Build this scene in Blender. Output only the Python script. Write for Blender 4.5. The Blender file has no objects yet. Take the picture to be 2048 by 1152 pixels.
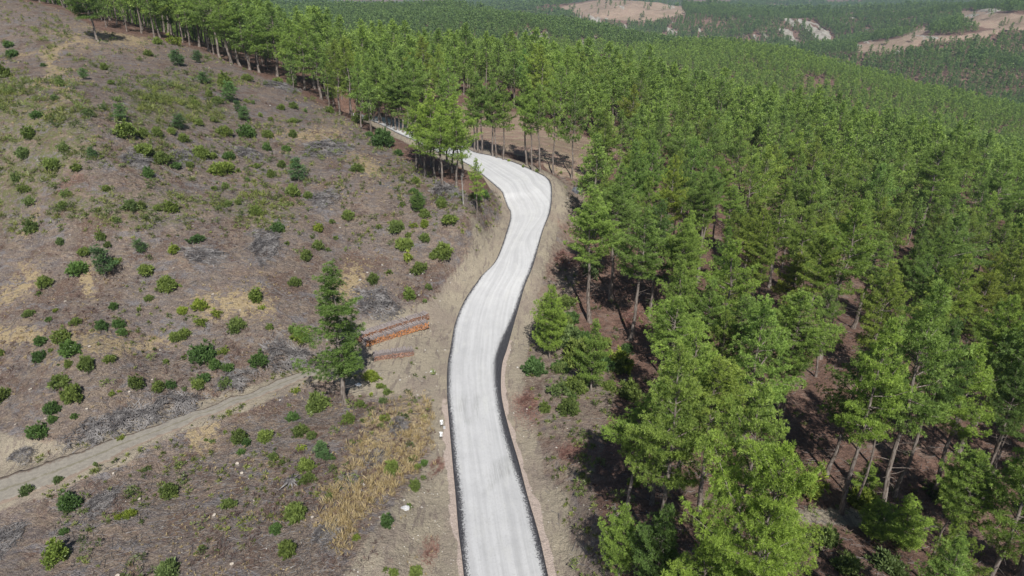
import bpy, bmesh, math, random
import numpy as np
from mathutils import Vector
random.seed(7); RNG = np.random.default_rng(7)
R = math.radians
scene = bpy.context.scene
col = scene.collection

# ---------------------------------------------------------------- camera, world, sun, exposure
CAM_Z = 42.0; PITCH = R(25.5); FPX = 1384.0
cam = bpy.data.cameras.new("camera"); camo = bpy.data.objects.new("camera", cam); col.objects.link(camo)
cam.sensor_width = 36; cam.lens = FPX / 2048 * 36; cam.clip_start = 1; cam.clip_end = 20000
camo.location = (0, 0, CAM_Z); camo.rotation_euler = (math.pi / 2 - PITCH, 0, 0)
scene.camera = camo
SUN_EL = R(47); SUN_AZ = R(172)          # compass style: 0 = +Y, clockwise; the sun stands behind the camera
world = bpy.data.worlds.new("World"); scene.world = world; world.use_nodes = True
wn = world.node_tree; bg = wn.nodes["Background"]
sky = wn.nodes.new("ShaderNodeTexSky"); sky.sky_type = 'NISHITA'; sky.sun_disc = False
sky.sun_elevation = SUN_EL; sky.sun_rotation = SUN_AZ; sky.altitude = 900
wn.links.new(sky.outputs[0], bg.inputs[0]); bg.inputs[1].default_value = 0.06
sl = bpy.data.lights.new("sun", 'SUN'); sl.energy = 5.0; sl.angle = R(0.5); sl.color = (1, 0.965, 0.9)
so = bpy.data.objects.new("sun", sl); col.objects.link(so)
sd = Vector((math.sin(SUN_AZ) * math.cos(SUN_EL), math.cos(SUN_AZ) * math.cos(SUN_EL), math.sin(SUN_EL)))
so.rotation_euler = sd.to_track_quat('Z', 'Y').to_euler(); so.location = (0, -40, 90)
scene.view_settings.view_transform = 'Standard'; scene.view_settings.look = 'None'
scene.view_settings.exposure = 0.20; scene.view_settings.gamma = 1
scene.cycles.max_bounces = 6; scene.cycles.diffuse_bounces = 3; scene.cycles.transmission_bounces = 3
scene.cycles.volume_bounces = 0; scene.cycles.transparent_max_bounces = 4

# ---------------------------------------------------------------- helpers
def tag(o, label=None, cat=None, group=None, kind=None):
    if label: o["label"] = label
    if cat: o["category"] = cat
    if group: o["group"] = group
    if kind: o["kind"] = kind
    return o

def np_mesh(name, V, F, mats=(), mi=None, smooth=False, attrs=None):
    """V (n,3), F list of index arrays of one size each"""
    me = bpy.data.meshes.new(name)
    if not isinstance(F, (list, tuple)): F = [F]
    F = [np.asarray(f, dtype=np.int32) for f in F if len(f)]
    V = np.asarray(V, dtype=np.float32)
    me.vertices.add(len(V)); me.vertices.foreach_set("co", V.ravel())
    nl = sum(f.size for f in F); nf = sum(len(f) for f in F)
    me.loops.add(nl); me.loops.foreach_set("vertex_index", np.concatenate([f.ravel() for f in F]))
    tot = np.concatenate([np.full(len(f), f.shape[1], dtype=np.int32) for f in F])
    st = np.concatenate([[0], np.cumsum(tot)[:-1]]).astype(np.int32)
    me.polygons.add(nf); me.polygons.foreach_set("loop_start", st)
    for m in mats: me.materials.append(m)
    if mi is not None: me.polygons.foreach_set("material_index", np.asarray(mi, dtype=np.int32))
    me.update(calc_edges=True)
    me.polygons.foreach_set("use_smooth", np.full(nf, smooth, dtype=bool))
    for k, a in (attrs or {}).items():
        at = me.attributes.new(k, 'FLOAT', 'POINT'); at.data.foreach_set("value", np.asarray(a, dtype=np.float32))
    return me

def link(name, me, parent=None, loc=None, rz=0.0, sc=None):
    o = bpy.data.objects.new(name, me); col.objects.link(o)
    if parent: o.parent = parent
    if loc is not None: o.location = loc
    if rz: o.rotation_euler = (0, 0, rz)
    if sc is not None: o.scale = sc if hasattr(sc, '__len__') else (sc, sc, sc)
    return o

def sstep(a, b, x):
    t = np.clip((x - a) / (b - a), 0, 1); return t * t * (3 - 2 * t)

def _hash(ix, iy, s):
    h = (ix.astype(np.int64) * 374761393 + iy.astype(np.int64) * 668265263 + s * 974711) & 0x7fffffff
    h = ((h ^ (h >> 13)) * 1274126177) & 0x7fffffff
    return ((h ^ (h >> 16)) & 0xffff) / 65535.0
def vnoise(x, y, s=0):
    ix = np.floor(x); iy = np.floor(y); fx = x - ix; fy = y - iy
    fx = fx * fx * (3 - 2 * fx); fy = fy * fy * (3 - 2 * fy)
    a = _hash(ix, iy, s); b = _hash(ix + 1, iy, s); c = _hash(ix, iy + 1, s); d = _hash(ix + 1, iy + 1, s)
    return (a * (1 - fx) + b * fx) * (1 - fy) + (c * (1 - fx) + d * fx) * fy - 0.5
def fbm(x, y, sc, s=0, octs=4):
    t = 0; a = 1.0
    for i in range(octs):
        c, q = math.cos(i * 1.1 + 0.4), math.sin(i * 1.1 + 0.4)
        t = t + a * vnoise((x * c - y * q) / sc + 13.7 * i, (x * q + y * c) / sc + 5.1 * i, s + i); a *= 0.5; sc *= 0.5
    return t

CP, SP = math.cos(PITCH), math.sin(PITCH)
def rays(px, py):
    px = np.asarray(px, float); py = np.asarray(py, float)
    a = (px - 1024) / FPX; b = (576 - py) / FPX
    return np.stack([a, CP + b * SP, -SP + b * CP], -1)
def project(x, y, z):
    dz = z - CAM_Z; dep = y * CP - dz * SP; up = y * SP + dz * CP
    dep = np.where(dep < 1, 1e-3, dep)
    ok = (y * CP - dz * SP) > 1
    return np.where(ok, 1024 + FPX * x / dep, -9999), np.where(ok, 576 - FPX * up / dep, 9999), dep

# ---------------------------------------------------------------- terrain height: a spline through surveyed points
PTS = [  # (sight line column, row, height)
 (1012,1152,0),(970,1000,0),(948,850,.0),(955,720,.5),(1000,580,1.6),(1042,490,3),(1062,420,5),(1048,365,6.6),(1000,332,8),(945,312,9),
 (880,285,9.5),(820,264,9.8),(770,243,10),(720,224,10.3),
 (965,425,9.3),(930,380,10.3),(900,500,6.0),(985,360,10.6),(880,600,2.4),(800,700,1.0),(700,730,.9),(860,650,1.2),
 (700,560,5),(600,450,9.5),(500,300,15),(400,200,19.5),(300,100,24),(197,80,26.5),(100,22,31),(0,-10,33),(0,200,24),(0,400,14.5),(0,600,7.5),(0,800,2.8),
 (0,980,0.3),(0,1152,-.5),(300,700,4.2),(200,540,9),(400,560,8),(550,690,3.5),(300,870,0.9),(600,750,0.9),(640,850,.4),(400,1000,0),(200,400,15),(350,350,15),(700,350,12.3),(700,450,8.5),(150,250,22),
 (400,90,22),(480,125,19.6),(560,165,17.3),(630,205,14.8),(700,236,12.3),(830,335,11),(760,290,12),
 (1000,270,8.4),(1050,250,8.2),(930,210,8.6),(1120,300,7.4),(1150,350,6.3),(1120,430,4.6),(1130,520,2.6),(1080,620,1.0),(1060,760,.6),(1150,900,1.0),(1120,1000,1.0),(1215,1040,3.6),(1235,1152,4.2),
 (700,1120,2.4),(790,1000,1.6),(560,1140,1.4),(600,960,.6),
 (1250,680,-.5),(1300,860,1.2),(1400,1000,2.0),(1700,1030,-1),(1560,880,-1),(1700,660,-3.0),(1430,780,-1.2),(1860,650,-9),(1840,490,-10),(1960,510,-13),(2040,800,-8),(1980,1100,-3),
 (1400,330,-4),(1400,235,-6),(1250,200,2),(1650,275,-15),(1600,400,-8.5),(1850,330,-18),(2040,400,-17),(1300,450,0)]
FAR = [  # (x/y, y, z) of the farther ground
 (-.7,60,6),(-.9,130,20),(-.9,260,20),(-.5,235,17),(-.35,235,12),(-.25,260,4),(-.45,330,2),(-.7,400,0),(-.2,330,-8),(0,250,2),(0,330,-14),(.15,300,-20),
 (-.1,450,-27),(-.35,520,-24),(.3,330,-31),(.5,260,-29),(.7,300,-38),(.9,200,-22),
 (.35,470,-41),(.5,430,-50),(.7,400,-58),(.2,480,-30),(.05,600,-34),
 (.3,690,-38.5),(.4,650,-45),(.5,600,-53),(.62,540,-58),(.75,480,-60),(.16,760,-35),(.10,775,-28),(.05,785,-22),(.0,850,-19),(-.15,900,-17),(-.3,900,-24),(-.5,900,-10),(.2,720,-38),
 (.3,860,-70),(.42,780,-88),(.55,700,-92),(.7,620,-90),(.9,560,-80),
 (.08,900,-44),(.1,1100,-86),(-.1,1250,-52),(-.3,1200,-40),(-.55,1300,-20),
 (.5,880,-72),(.6,900,-58),(.7,960,-40),(.62,1080,-36),(.72,1120,-29),(.5,1150,-66),(.85,900,-40),
 (.35,1150,-108),(.28,1350,-92),(.36,1500,-74),(.45,1500,-86),(.55,1600,-70),(.7,1600,-60),
 (.1,1480,-82),(.16,1500,-72),(.16,1750,-58),(.08,1700,-64),(.22,1650,-64),(0,1600,-96),(-.1,1900,-90),
 (.3,1900,-100),(.2,2200,-105),(.5,2200,-130),(-.4,2000,-80),(.75,2100,-110),
 (0,2700,-120),(.3,2900,-135),(.6,2900,-130),(-.5,2800,-90),(0,4000,-120),(.3,4500,-90),(.6,4200,-110),(-.5,4200,-80),(.2,7000,60),(-.5,7000,80),(.8,7000,80)]
cx, cy, cz = [], [], []
for px, py, z in PTS:
    d = rays(px, py); t = (z - CAM_Z) / d[2]; cx.append(d[0] * t); cy.append(d[1] * t); cz.append(z)
for q, y, z in FAR: cx.append(q * y); cy.append(y); cz.append(z)
for x, y, z in [(0,35,0),(-4,25,0),(-25,25,-1),(-60,20,-1.5),(30,25,5),(70,30,2),(-60,45,1),(60,60,-3.5),(90,90,-10)]: cx.append(x); cy.append(y); cz.append(z)
cx, cy, cz = map(np.array, (cx, cy, cz))
def lp(x, y):
    r = np.hypot(x, y); r = np.sqrt(r * r + 100.0)
    th = np.arctan2(x, y); th = np.where(np.abs(th) > 1.0, np.sign(th) * (1.0 + 0.35 * np.tanh((np.abs(th) - 1.0) / .35)), th)
    return th, np.log(r)
cu, cv = lp(cx, cy)
def kern(du, dv):
    r2 = du * du + dv * dv + 2e-4; return r2 * np.log(r2)
n = len(cz); A = np.zeros((n + 3, n + 3)); A[:n, :n] = kern(cu[:, None] - cu, cv[:, None] - cv)
A[:n, :n] += np.eye(n) * 2e-4
A[:n, n] = 1; A[:n, n + 1] = cu; A[:n, n + 2] = cv; A[n:, :n] = A[:n, n:].T
W = np.linalg.solve(A, np.concatenate([cz, [0, 0, 0]]))
def base_h(x, y):
    x = np.asarray(x, float); y = np.asarray(y, float); sh = x.shape; u, v = lp(x.ravel(), y.ravel()); out = np.empty(u.size)
    for i in range(0, u.size, 40000):
        a, b = u[i:i + 40000], v[i:i + 40000]
        out[i:i + 40000] = kern(a[:, None] - cu, b[:, None] - cv) @ W[:n] + W[n] + W[n + 1] * a + W[n + 2] * b
    return out.reshape(sh)
def rough(x, y):
    r = np.hypot(x, y)
    g = 0.30 * fbm(x, y, 5.0, 3) + 0.13 * fbm(x, y, 1.7, 13, 2) * (r < 160) + 0.6 * fbm(x, y, 26.0, 9, 3)
    g = g * (1 - .92 * np.exp(-((x + 13.5) ** 2 + (y - 74.5) ** 2) / 70.0))
    far = sstep(330, 900, r); vf = sstep(1600, 2600, r)
    rid = np.abs(fbm(x, y, 150.0, 21, 4)); rid2 = fbm(x, y, 420.0, 31, 3)
    return g * (1 + 2 * far) + far * (10 * (0.35 - rid) * 1.1 + 9 * rid2) + sstep(720, 1050, r) * (42 * (.26 - np.abs(fbm(x, y, 330.0, 61, 4))) + 8 * fbm(x, y, 110., 67, 3)) + vf * (42 * (0.4 - np.abs(fbm(x, y, 620.0, 41, 4))) + 50 * fbm(x, y, 1700.0, 51, 3))
def cast(px, py, hf):
    px = np.atleast_1d(np.asarray(px, float)); py = np.atleast_1d(np.asarray(py, float))
    d = rays(px, py); T = np.exp(np.linspace(math.log(25), math.log(9000), 420))
    P = d[:, None, :] * T[None, :, None]; g = P[..., 2] + CAM_Z - hf(P[..., 0], P[..., 1])
    i = np.argmax(g < 0, axis=1); i = np.where(i == 0, len(T) - 1, i)
    lo, hi = T[i - 1], T[i]
    for _ in range(14):
        m = (lo + hi) / 2; q = d * m[:, None]; bad = q[:, 2] + CAM_Z < hf(q[:, 0], q[:, 1]); hi = np.where(bad, m, hi); lo = np.where(bad, lo, m)
    q = d * hi[:, None]; q[:, 2] = hf(q[:, 0], q[:, 1]); return q

# road stations: row, black left, white left, white right, black right
ST = [(1152,927,936,1091,1100),(1064,917,929,1067,1078),(995,911.5,923,1048,1056),(925,905,914,1025,1038),(856,899,907,1004.5,1018),(787,894,900,992,1003),
      (730,895,901,988,1004),(695,901,906,996.5,1015),(643,910,913.5,1021,1030.5),(591,929,933,1043,1048),(539,959,963,1062.5,1067),(487,992,996,1082.6,1086),(435,1016.7,1019,1097,1101)]
rows = []
for y, a, b, c, d in ST: rows.append(cast([a, b, c, d], [y] * 4, base_h))
for a, b in [((1020.5,399),(1103,395)),((1015,383),(1093,373)),((1003,365),(1071,357)),((980,350),(1036,337)),((957,337),(994,319)),((930,322),(950,307))]:
    q = cast([a[0], b[0]], [a[1], b[1]], base_h); e = (q[1] - q[0]); L = np.linalg.norm(e); e /= L
    rows.append(np.array([q[0], q[0] + e * .18, q[1] - e * .35, q[1]]))
rows = np.array(rows)
cen = (rows[-1, 0] + rows[-1, 3]) / 2
hid = cast([895, 858, 820, 770, 722, 700], [294, 279, 265, 243, 225, 216], base_h)
pass
prev = cen; hid[-1] = hid[-2] + [-8, 22, 0]; hid[-1, 2] = hid[-2, 2] - 5.0
for i, c in enumerate(hid):
    hw_ = np.interp(i, [0, 2, 4], [3.1, 2.2, 1.7])
    nx = hid[min(i + 1, len(hid) - 1)]; t = nx - prev; t[2] = 0; t /= np.linalg.norm(t); nr = np.array([t[1], -t[0], 0])
    rows = np.concatenate([rows, [np.array([c - nr * (hw_ + .2), c - nr * hw_, c + nr * hw_, c + nr * (hw_ + .2)])]]); prev = c
t = rows[0] - rows[1]; t = t.mean(0); t /= np.linalg.norm(t[:2])
rows = np.concatenate([[rows[0] + t * 75], [rows[0] + t * 35], [rows[0] + t * 12], rows])
for r_ in rows: r_[:, 2] = r_[:, 2].mean()
def catmull(P, k):
    out = []
    for i in range(len(P) - 1):
        p0, p1, p2, p3 = P[max(i - 1, 0)], P[i], P[i + 1], P[min(i + 2, len(P) - 1)]
        for s in np.linspace(0, 1, k, endpoint=False):
            out.append(0.5 * (2 * p1 + (p2 - p0) * s + (2 * p0 - 5 * p1 + 4 * p2 - p3) * s * s + (3 * p1 - p0 - 3 * p2 + p3) * s ** 3))
    out.append(P[-1]); return np.array(out)
RD = catmull(rows, 14)
zz = RD[:, 0, 2].copy()
for _ in range(3): zz[7:-7] = np.convolve(zz, np.ones(15) / 15, 'same')[7:-7]
RD[:, :, 2] = zz[:, None]
RC = RD[:, [0, 3]].mean(1)
def dist_to(P, Q): return np.array([np.hypot(Q[:, 0] - p[0], Q[:, 1] - p[1]).min() for p in P])
fineL = catmull(RD[:, 0], 6); fineR = catmull(RD[:, 3], 6)
RH = (dist_to(RC, fineL) + dist_to(RC, fineR)) / 2
# dirt track leaving the pad by the log stacks
TR = catmull(cast([-260, -120, 0, 100, 200, 300, 400, 500, 600, 650, 720, 780], [1090, 1030, 980, 948, 905, 866, 829, 792, 756, 742, 733, 728], base_h), 10)
TW = np.interp(np.arange(len(TR)), [0, 30, 60, 95, 110], [3.2, 2.3, 1.15, 1.1, 1.6])
for _ in range(4): TR[5:-5, 2] = np.convolve(TR[:, 2], np.ones(11) / 11, 'same')[5:-5]
def near_line(x, y, P, H, pad):
    """distance beyond the edge, side sign and height of the nearest point of a polyline"""
    x = np.asarray(x, float); y = np.asarray(y, float); sh = x.shape; x = x.ravel(); y = y.ravel()
    D = np.full(x.size, 1e3); Z = np.zeros(x.size); S = np.zeros(x.size)
    m = np.where((x > P[:, 0].min() - pad) & (x < P[:, 0].max() + pad) & (y > P[:, 1].min() - pad) & (y < P[:, 1].max() + pad))[0]
    a = P[:-1, :2]; ab = P[1:, :2] - a; L2 = (ab ** 2).sum(1) + 1e-9
    for i in range(0, len(m), 8000):
        k = m[i:i + 8000]; ap = np.stack([x[k], y[k]], -1)[:, None] - a
        t = np.clip((ap * ab).sum(-1) / L2, 0, 1); dv = ap - t[..., None] * ab; d = np.hypot(dv[..., 0], dv[..., 1])
        j = d.argmin(1); r = np.arange(len(k)); tj = t[r, j]
        D[k] = d[r, j] - (H[j] * (1 - tj) + H[j + 1] * tj); Z[k] = P[j, 2] * (1 - tj) + P[j + 1, 2] * tj
        S[k] = np.sign(ab[j, 0] * ap[r, j, 1] - ab[j, 1] * ap[r, j, 0])
    return D.reshape(sh), S.reshape(sh), Z.reshape(sh)
def ground(x, y, full=False):
    x = np.asarray(x, float); y = np.asarray(y, float)
    h = base_h(x, y) + rough(x, y)
    d1, s1, z1 = near_line(x, y, RC, RH, 14)
    w = 1 - sstep(.9, 5.0, d1); h = h * (1 - w) + (z1 - .07) * w
    d2, s2, z2 = near_line(x, y, TR, TW, 8)
    w2 = (1 - sstep(.3, 2.4, d2)) * (1 - w); h = h * (1 - w2) + (z2 - .03) * w2
    if full: return h, d1, s1, d2
    return h
def gz(x, y): return float(ground(np.array([x]), np.array([y]))[0])
def inpoly(px, py, poly):
    r = np.zeros(np.shape(px), bool); m = len(poly); j = m - 1
    for i in range(m):
        xi, yi = poly[i]; xj, yj = poly[j]
        c = ((yi > py) != (yj > py)) & (px < (xj - xi) * (py - yi) / ((yj - yi) or 1e-9) + xi); r ^= c; j = i
    return r
def blur_poly(px, py, poly, e):
    return sum(inpoly(px + ox * e, py + oy * e, poly).astype(float) for ox, oy in [(0,0),(1,0),(-1,0),(0,1),(0,-1),(.7,.7),(-.7,.7),(.7,-.7),(-.7,-.7)]) / 9

# zones, as seen from the survey point, looked up for any ground position
CLEAR = [(-900,-60),(-300,-40),(0,-5),(60,4),(130,20),(200,62),(300,75),(400,100),(480,135),(560,170),(640,208),(700,240),(740,268),(830,330),(900,372),(960,400),(1010,350),(1050,420),
         (1010,480),(900,640),(890,800),(930,1152),(1000,1500),(-900,1500)]
FIELD = [(900,196),(990,210),(1120,262),(1230,300),(1260,330),(1150,358),(1080,338),(1000,305),(945,292)]
VERGE = [(1000,320),(1080,338),(1165,362),(1180,400),(1175,470),(1165,540),(1150,600),(1160,680),(1230,730),(1240,790),(1215,860),(1215,900),(1190,960),(1215,1060),(1250,1300),(900,1300),(880,800),(1000,430)]
OPEN_R = [[(1640,600),(1755,600),(1755,690),(1640,720)],[(1590,775),(1680,790),(1680,870),(1600,880),(1570,840)],[(1540,1015),(1700,1015),(1840,1030),(1900,1060),(1850,1100),(1760,1152),(1790,1500),(1520,1500),(1560,1040)],[(1560,860),(1760,870),(1900,880),(1900,1060),(1540,1060)],
          [(1390,255),(1430,262),(1430,300),(1395,300)],[(1870,430),(1990,440),(1990,520),(1890,480)],[(1790,540),(1840,540),(1830,600),(1790,590)],[(1280,600),(1310,640),(1240,730),(1150,800),(1180,700)],
          [(1395,400),(1500,410),(1490,480),(1400,470)]]
FARM = [[(1120,14),(1200,0),(1355,4),(1372,28),(1290,44),(1170,34)],
        [(1920,22),(2060,30),(2060,62),(1990,58),(1945,52),(1922,38)],[(1795,78),(1850,54),(1858,60),(1835,72),(1880,72),(1920,72),(1990,58),(2000,66),(1950,78),(1850,84),(1800,104),(1714,104),(1714,90)]]
ROCKZ = [[(1050,10),(1260,44),(1300,60),(1180,56),(1150,46)],[(1010,56),(1120,62),(1240,78),(1290,100),(1160,100),(1000,92)],[(1560,70),(1700,56),(1720,70),(1660,96),(1560,96)],[(1420,30),(1560,42),(1720,48),(1700,70),(1560,80),(1500,78)],[(1700,66),(1810,40),(1810,58),(1740,84)],
         [(1990,155),(2060,150),(2060,180),(1990,175)],[(1000,0),(1060,6),(1030,18)],[(860,4),(960,16),(900,30)]]
# ---------------------------------------------------------------- materials
class NT:
    def __init__(s, name, rough=0.9, spec=0.2):
        s.m = bpy.data.materials.new(name); s.m.use_nodes = True; s.t = s.m.node_tree; s.b = s.t.nodes["Principled BSDF"]
        s.b.inputs["Roughness"].default_value = rough; s.b.inputs["Specular IOR Level"].default_value = spec
    def n(s, typ, **kw):
        o = s.t.nodes.new(typ)
        for k, v in kw.items(): setattr(o, k, v)
        return o
    def l(s, a, b): s.t.links.new(a, b)
    def put(s, sock, v):
        if hasattr(v, 'is_output'): s.l(v, sock)
        else: sock.default_value = v if not (isinstance(v, tuple) and len(v) == 3 and sock.type == 'RGBA') else (*v, 1)
    def attr(s, name): return s.n("ShaderNodeAttribute", attribute_name=name).outputs["Fac"]
    def pos(s, scale=(1, 1, 1), obj=False):
        g = s.n("ShaderNodeTexCoord").outputs["Object"] if obj else s.n("ShaderNodeNewGeometry").outputs["Position"]
        m = s.n("ShaderNodeMapping"); s.l(g, m.inputs[0]); m.inputs["Scale"].default_value = scale; return m.outputs[0]
    def noise(s, vec, sc, det=4, rough=0.6, dist=0.0):
        o = s.n("ShaderNodeTexNoise"); s.l(vec, o.inputs["Vector"]); o.inputs["Scale"].default_value = sc
        o.inputs["Detail"].default_value = det; o.inputs["Roughness"].default_value = rough; o.inputs["Distortion"].default_value = dist
        return o.outputs["Fac"]
    def math(s, op, a, b=0.0, clamp=False):
        o = s.n("ShaderNodeMath", operation=op, use_clamp=clamp); s.put(o.inputs[0], a); s.put(o.inputs[1], b); return o.outputs[0]
    def ramp(s, f, a, b, lo=0.0, hi=1.0):
        o = s.n("ShaderNodeMapRange", interpolation_type='SMOOTHSTEP'); s.put(o.inputs[0], f)
        for i, v in enumerate((a, b, lo, hi)): s.put(o.inputs[i + 1], v)
        return o.outputs[0]
    def mix(s, f, a, b, mode='MIX'):
        o = s.n("ShaderNodeMix", data_type='RGBA', blend_type=mode); s.put(o.inputs[0], f); s.put(o.inputs[6], a); s.put(o.inputs[7], b); return o.outputs[2]
    def bump(s, h, st=0.5, dist=0.1):
        o = s.n("ShaderNodeBump"); o.inputs["Strength"].default_value = st; o.inputs["Distance"].default_value = dist; s.l(h, o.inputs["Height"]); s.l(o.outputs[0], s.b.inputs["Normal"])
    def col(s, c): s.put(s.b.inputs["Base Color"], c); return s.m

def ground_mat():
    g = NT("ground", .95, .1); P = g.pos(); G = g.noise
    n1 = G(P, .09, 5, .6); n2 = G(P, .35, 5, .65); n3 = G(P, 1.6, 4, .7); n4 = G(P, 6.5, 3, .8); n5 = G(g.pos((.55, 1.5, 2.2)), .8, 5, .65, .8); n6 = G(g.pos((.5, 1.3, 1.8)), 1.9, 5, .75, 1.0)
    c = g.mix(g.ramp(n2, .38, .62), (.23, .168, .132), (.165, .145, .142))
    c = g.mix(g.ramp(n1, .47, .62), c, (.195, .155, .13))
    c = g.mix(g.math('MULTIPLY', g.ramp(n5, .50, .62), .6), c, (.30, .235, .175)); c = g.mix(g.math('MULTIPLY', g.ramp(n5, .48, .38), .6), c, (.15, .125, .125)); c = g.mix(g.math('MULTIPLY', g.ramp(n6, .53, .63), .6), c, (.34, .265, .21)); c = g.mix(g.math('MULTIPLY', g.ramp(n6, .46, .36), .6), c, (.115, .09, .088))
    c = g.mix(g.math('MULTIPLY', g.ramp(G(P, .22, 5, .7, .3), .52, .60), .7), c, (.12, .072, .056)); c = g.mix(g.math('MULTIPLY', g.ramp(G(g.pos((.7, 1.3, 1.5)), .33, 6, .75, .6), .53, .60), .75), c, (.20, .192, .205))
    c = g.mix(g.math('MULTIPLY', g.ramp(n3, .48, .62), .65), c, (.125, .098, .085))
    c = g.mix(g.math('MULTIPLY', g.ramp(n4, .53, .64), .6), c, (.37, .32, .265)); c = g.mix(g.math('MULTIPLY', g.ramp(G(P, 3.1, 4, .75), .56, .66), .6), c, (.34, .27, .19)); c = g.mix(g.math('MULTIPLY', g.ramp(G(P, 4.2, 4, .8), .56, .64), .6), c, (.085, .068, .06))
    # weeds, straw, litter, red debris
    c = g.mix(g.math('MULTIPLY', g.ramp(g.math('ADD', g.attr('straw'), g.math('MULTIPLY', g.ramp(n3, .38, .62), .5)), .45, .85), .9), c, g.mix(n4, (.30, .225, .125), (.50, .40, .25)))
    c = g.mix(g.math('MULTIPLY', g.ramp(g.math('ADD', g.attr('weed'), g.math('MULTIPLY', g.ramp(n3, .38, .62), .5)), .45, 1.0), .85), c, g.mix(n4, (.10, .115, .045), (.21, .21, .10)))
    fl = g.mix(g.ramp(n3, .35, .65), (.13, .082, .065), (.22, .135, .105)); fl = g.mix(g.ramp(n2, .5, .7), fl, (.25, .18, .145)); fl = g.mix(g.ramp(n4, .6, .75), fl, (.34, .27, .22))
    c = g.mix(g.ramp(g.math('ADD', g.attr('floor'), g.math('MULTIPLY', n2, .5)), .55, .95), c, fl)
    fd = g.mix(g.ramp(G(g.pos((.35, 1.6, 1)), .5, 5, .65), .4, .62), (.30, .205, .165), (.38, .31, .22)); fd = g.mix(g.math('MULTIPLY', g.ramp(G(g.pos((.5, 1.6, 1)), .035, 6, .7), .5, .56), .6), fd, (.22, .17, .12)); fd = g.mix(g.ramp(n2, .5, .7), fd, (.345, .24, .195))
    c = g.mix(g.ramp(g.math('ADD', g.attr('field'), g.math('MULTIPLY', n2, .4)), .5, .8), c, fd)
    rk = g.mix(g.ramp(G(g.pos((1, .4, 1)), .12, 5, .7), .4, .6), (.25, .225, .19), (.40, .375, .33))
    c = g.mix(g.ramp(g.attr('rock'), .35, .6), c, rk)
    tr = G(g.pos((2.2, .5, 1)), .9, 4, .6, .5)
    be = g.mix(g.ramp(n2, .35, .65), (.325, .282, .215), (.275, .238, .188)); be = g.mix(g.ramp(tr, .52, .62), be, (.215, .18, .15)); be = g.mix(g.math('MULTIPLY', g.ramp(n4, .60, .72), .4), be, (.44, .40, .35))
    be = g.mix(g.math('MULTIPLY', g.ramp(G(P, .16, 4, .6), .5, .62), .6), be, (.25, .205, .172))
    c = g.mix(g.ramp(g.math('ADD', g.attr('bare'), g.math('MULTIPLY', g.math('SUBTRACT', n3, .5), .7)), .32, .6), c, be)
    c = g.mix(g.ramp(g.math('ADD', g.attr('red'), g.math('MULTIPLY', g.ramp(n4, .4, .6), .5)), .55, 1.0), c, g.mix(n4, (.13, .07, .055), (.34, .19, .15)))
    c = g.mix(g.ramp(g.math('ADD', g.attr('pink'), g.math('MULTIPLY', g.math('SUBTRACT', n3, .5), .9)), .42, .58), c, g.mix(n4, (.36, .285, .245), (.50, .42, .37)))
    sp = G(P, 14, 2, .8); c = g.mix(1.0, c, g.mix(g.ramp(sp, .25, .75), (.6, .6, .6), (1.36, 1.36, 1.36)), 'MULTIPLY')
    g.bump(g.math('MULTIPLY', g.math('ADD', g.math('MULTIPLY', n3, 1.4), g.math('ADD', g.math('MULTIPLY', n4, .6), g.math('MULTIPLY', n2, 1.4))), g.math('SUBTRACT', 1.0, g.math('MULTIPLY', g.attr('bare'), .65))), .9, .4)
    return g.col(c)

def road_mat():
    g = NT("chip_sealed_road", .85, .25); P = g.pos(); G = g.noise
    fine = G(P, 26, 2, .9); mid = G(P, 5, 4, .75)
    across = g.attr('across'); along = g.attr('along')
    cv = g.n("ShaderNodeCombineXYZ"); g.l(g.math('MULTIPLY', across, 1.6), cv.inputs[0]); g.l(g.math('MULTIPLY', along, .035), cv.inputs[1])
    st = G(cv.outputs[0], 1.2, 5, .7)
    cv2 = g.n("ShaderNodeCombineXYZ"); g.l(g.math('MULTIPLY', across, .5), cv2.inputs[0]); g.l(g.math('MULTIPLY', along, .12), cv2.inputs[1]); pt = G(cv2.outputs[0], 1.2, 5, .75)
    wt = g.mix(g.ramp(st, .35, .65), (.53, .53, .54), (.44, .44, .45)); wt = g.mix(g.math('MULTIPLY', g.ramp(pt, .5, .72), .7), wt, (.545, .545, .53))
    wt = g.mix(g.math('MULTIPLY', g.ramp(mid, .52, .66), .45), wt, (.36, .36, .355))
    wt = g.mix(g.ramp(g.math('ADD', g.math('MULTIPLY', fine, .6), g.math('MULTIPLY', g.ramp(st, .45, .75), .22)), .48, .60), wt, (.36, .355, .35))
    wt = g.mix(1.0, wt, g.mix(g.ramp(G(P, .55, 5, .7), .35, .65), (.955, .955, .955), (1.03, 1.03, 1.025)), 'MULTIPLY'); sc = g.math('MULTIPLY', g.attr('scuff'), g.ramp(G(cv.outputs[0], 9, 4, .8), .42, .6)); wt = g.mix(g.math('MULTIPLY', sc, .5), wt, (.22, .22, .21))
    tv = g.mix(g.ramp(fine, .5, .66), (.022, .021, .026), (.16, .16, .175))
    e = g.math('ADD', g.attr('seal'), g.math('ADD', g.math('MULTIPLY', g.math('SUBTRACT', G(P, 7, 5, .95), .5), 2.6), g.math('MULTIPLY', g.math('SUBTRACT', mid, .5), .25)))
    g.bump(g.math('ADD', fine, mid), .35, .03)
    return g.col(g.mix(g.ramp(e, -.06, .10), tv, wt))

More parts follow.
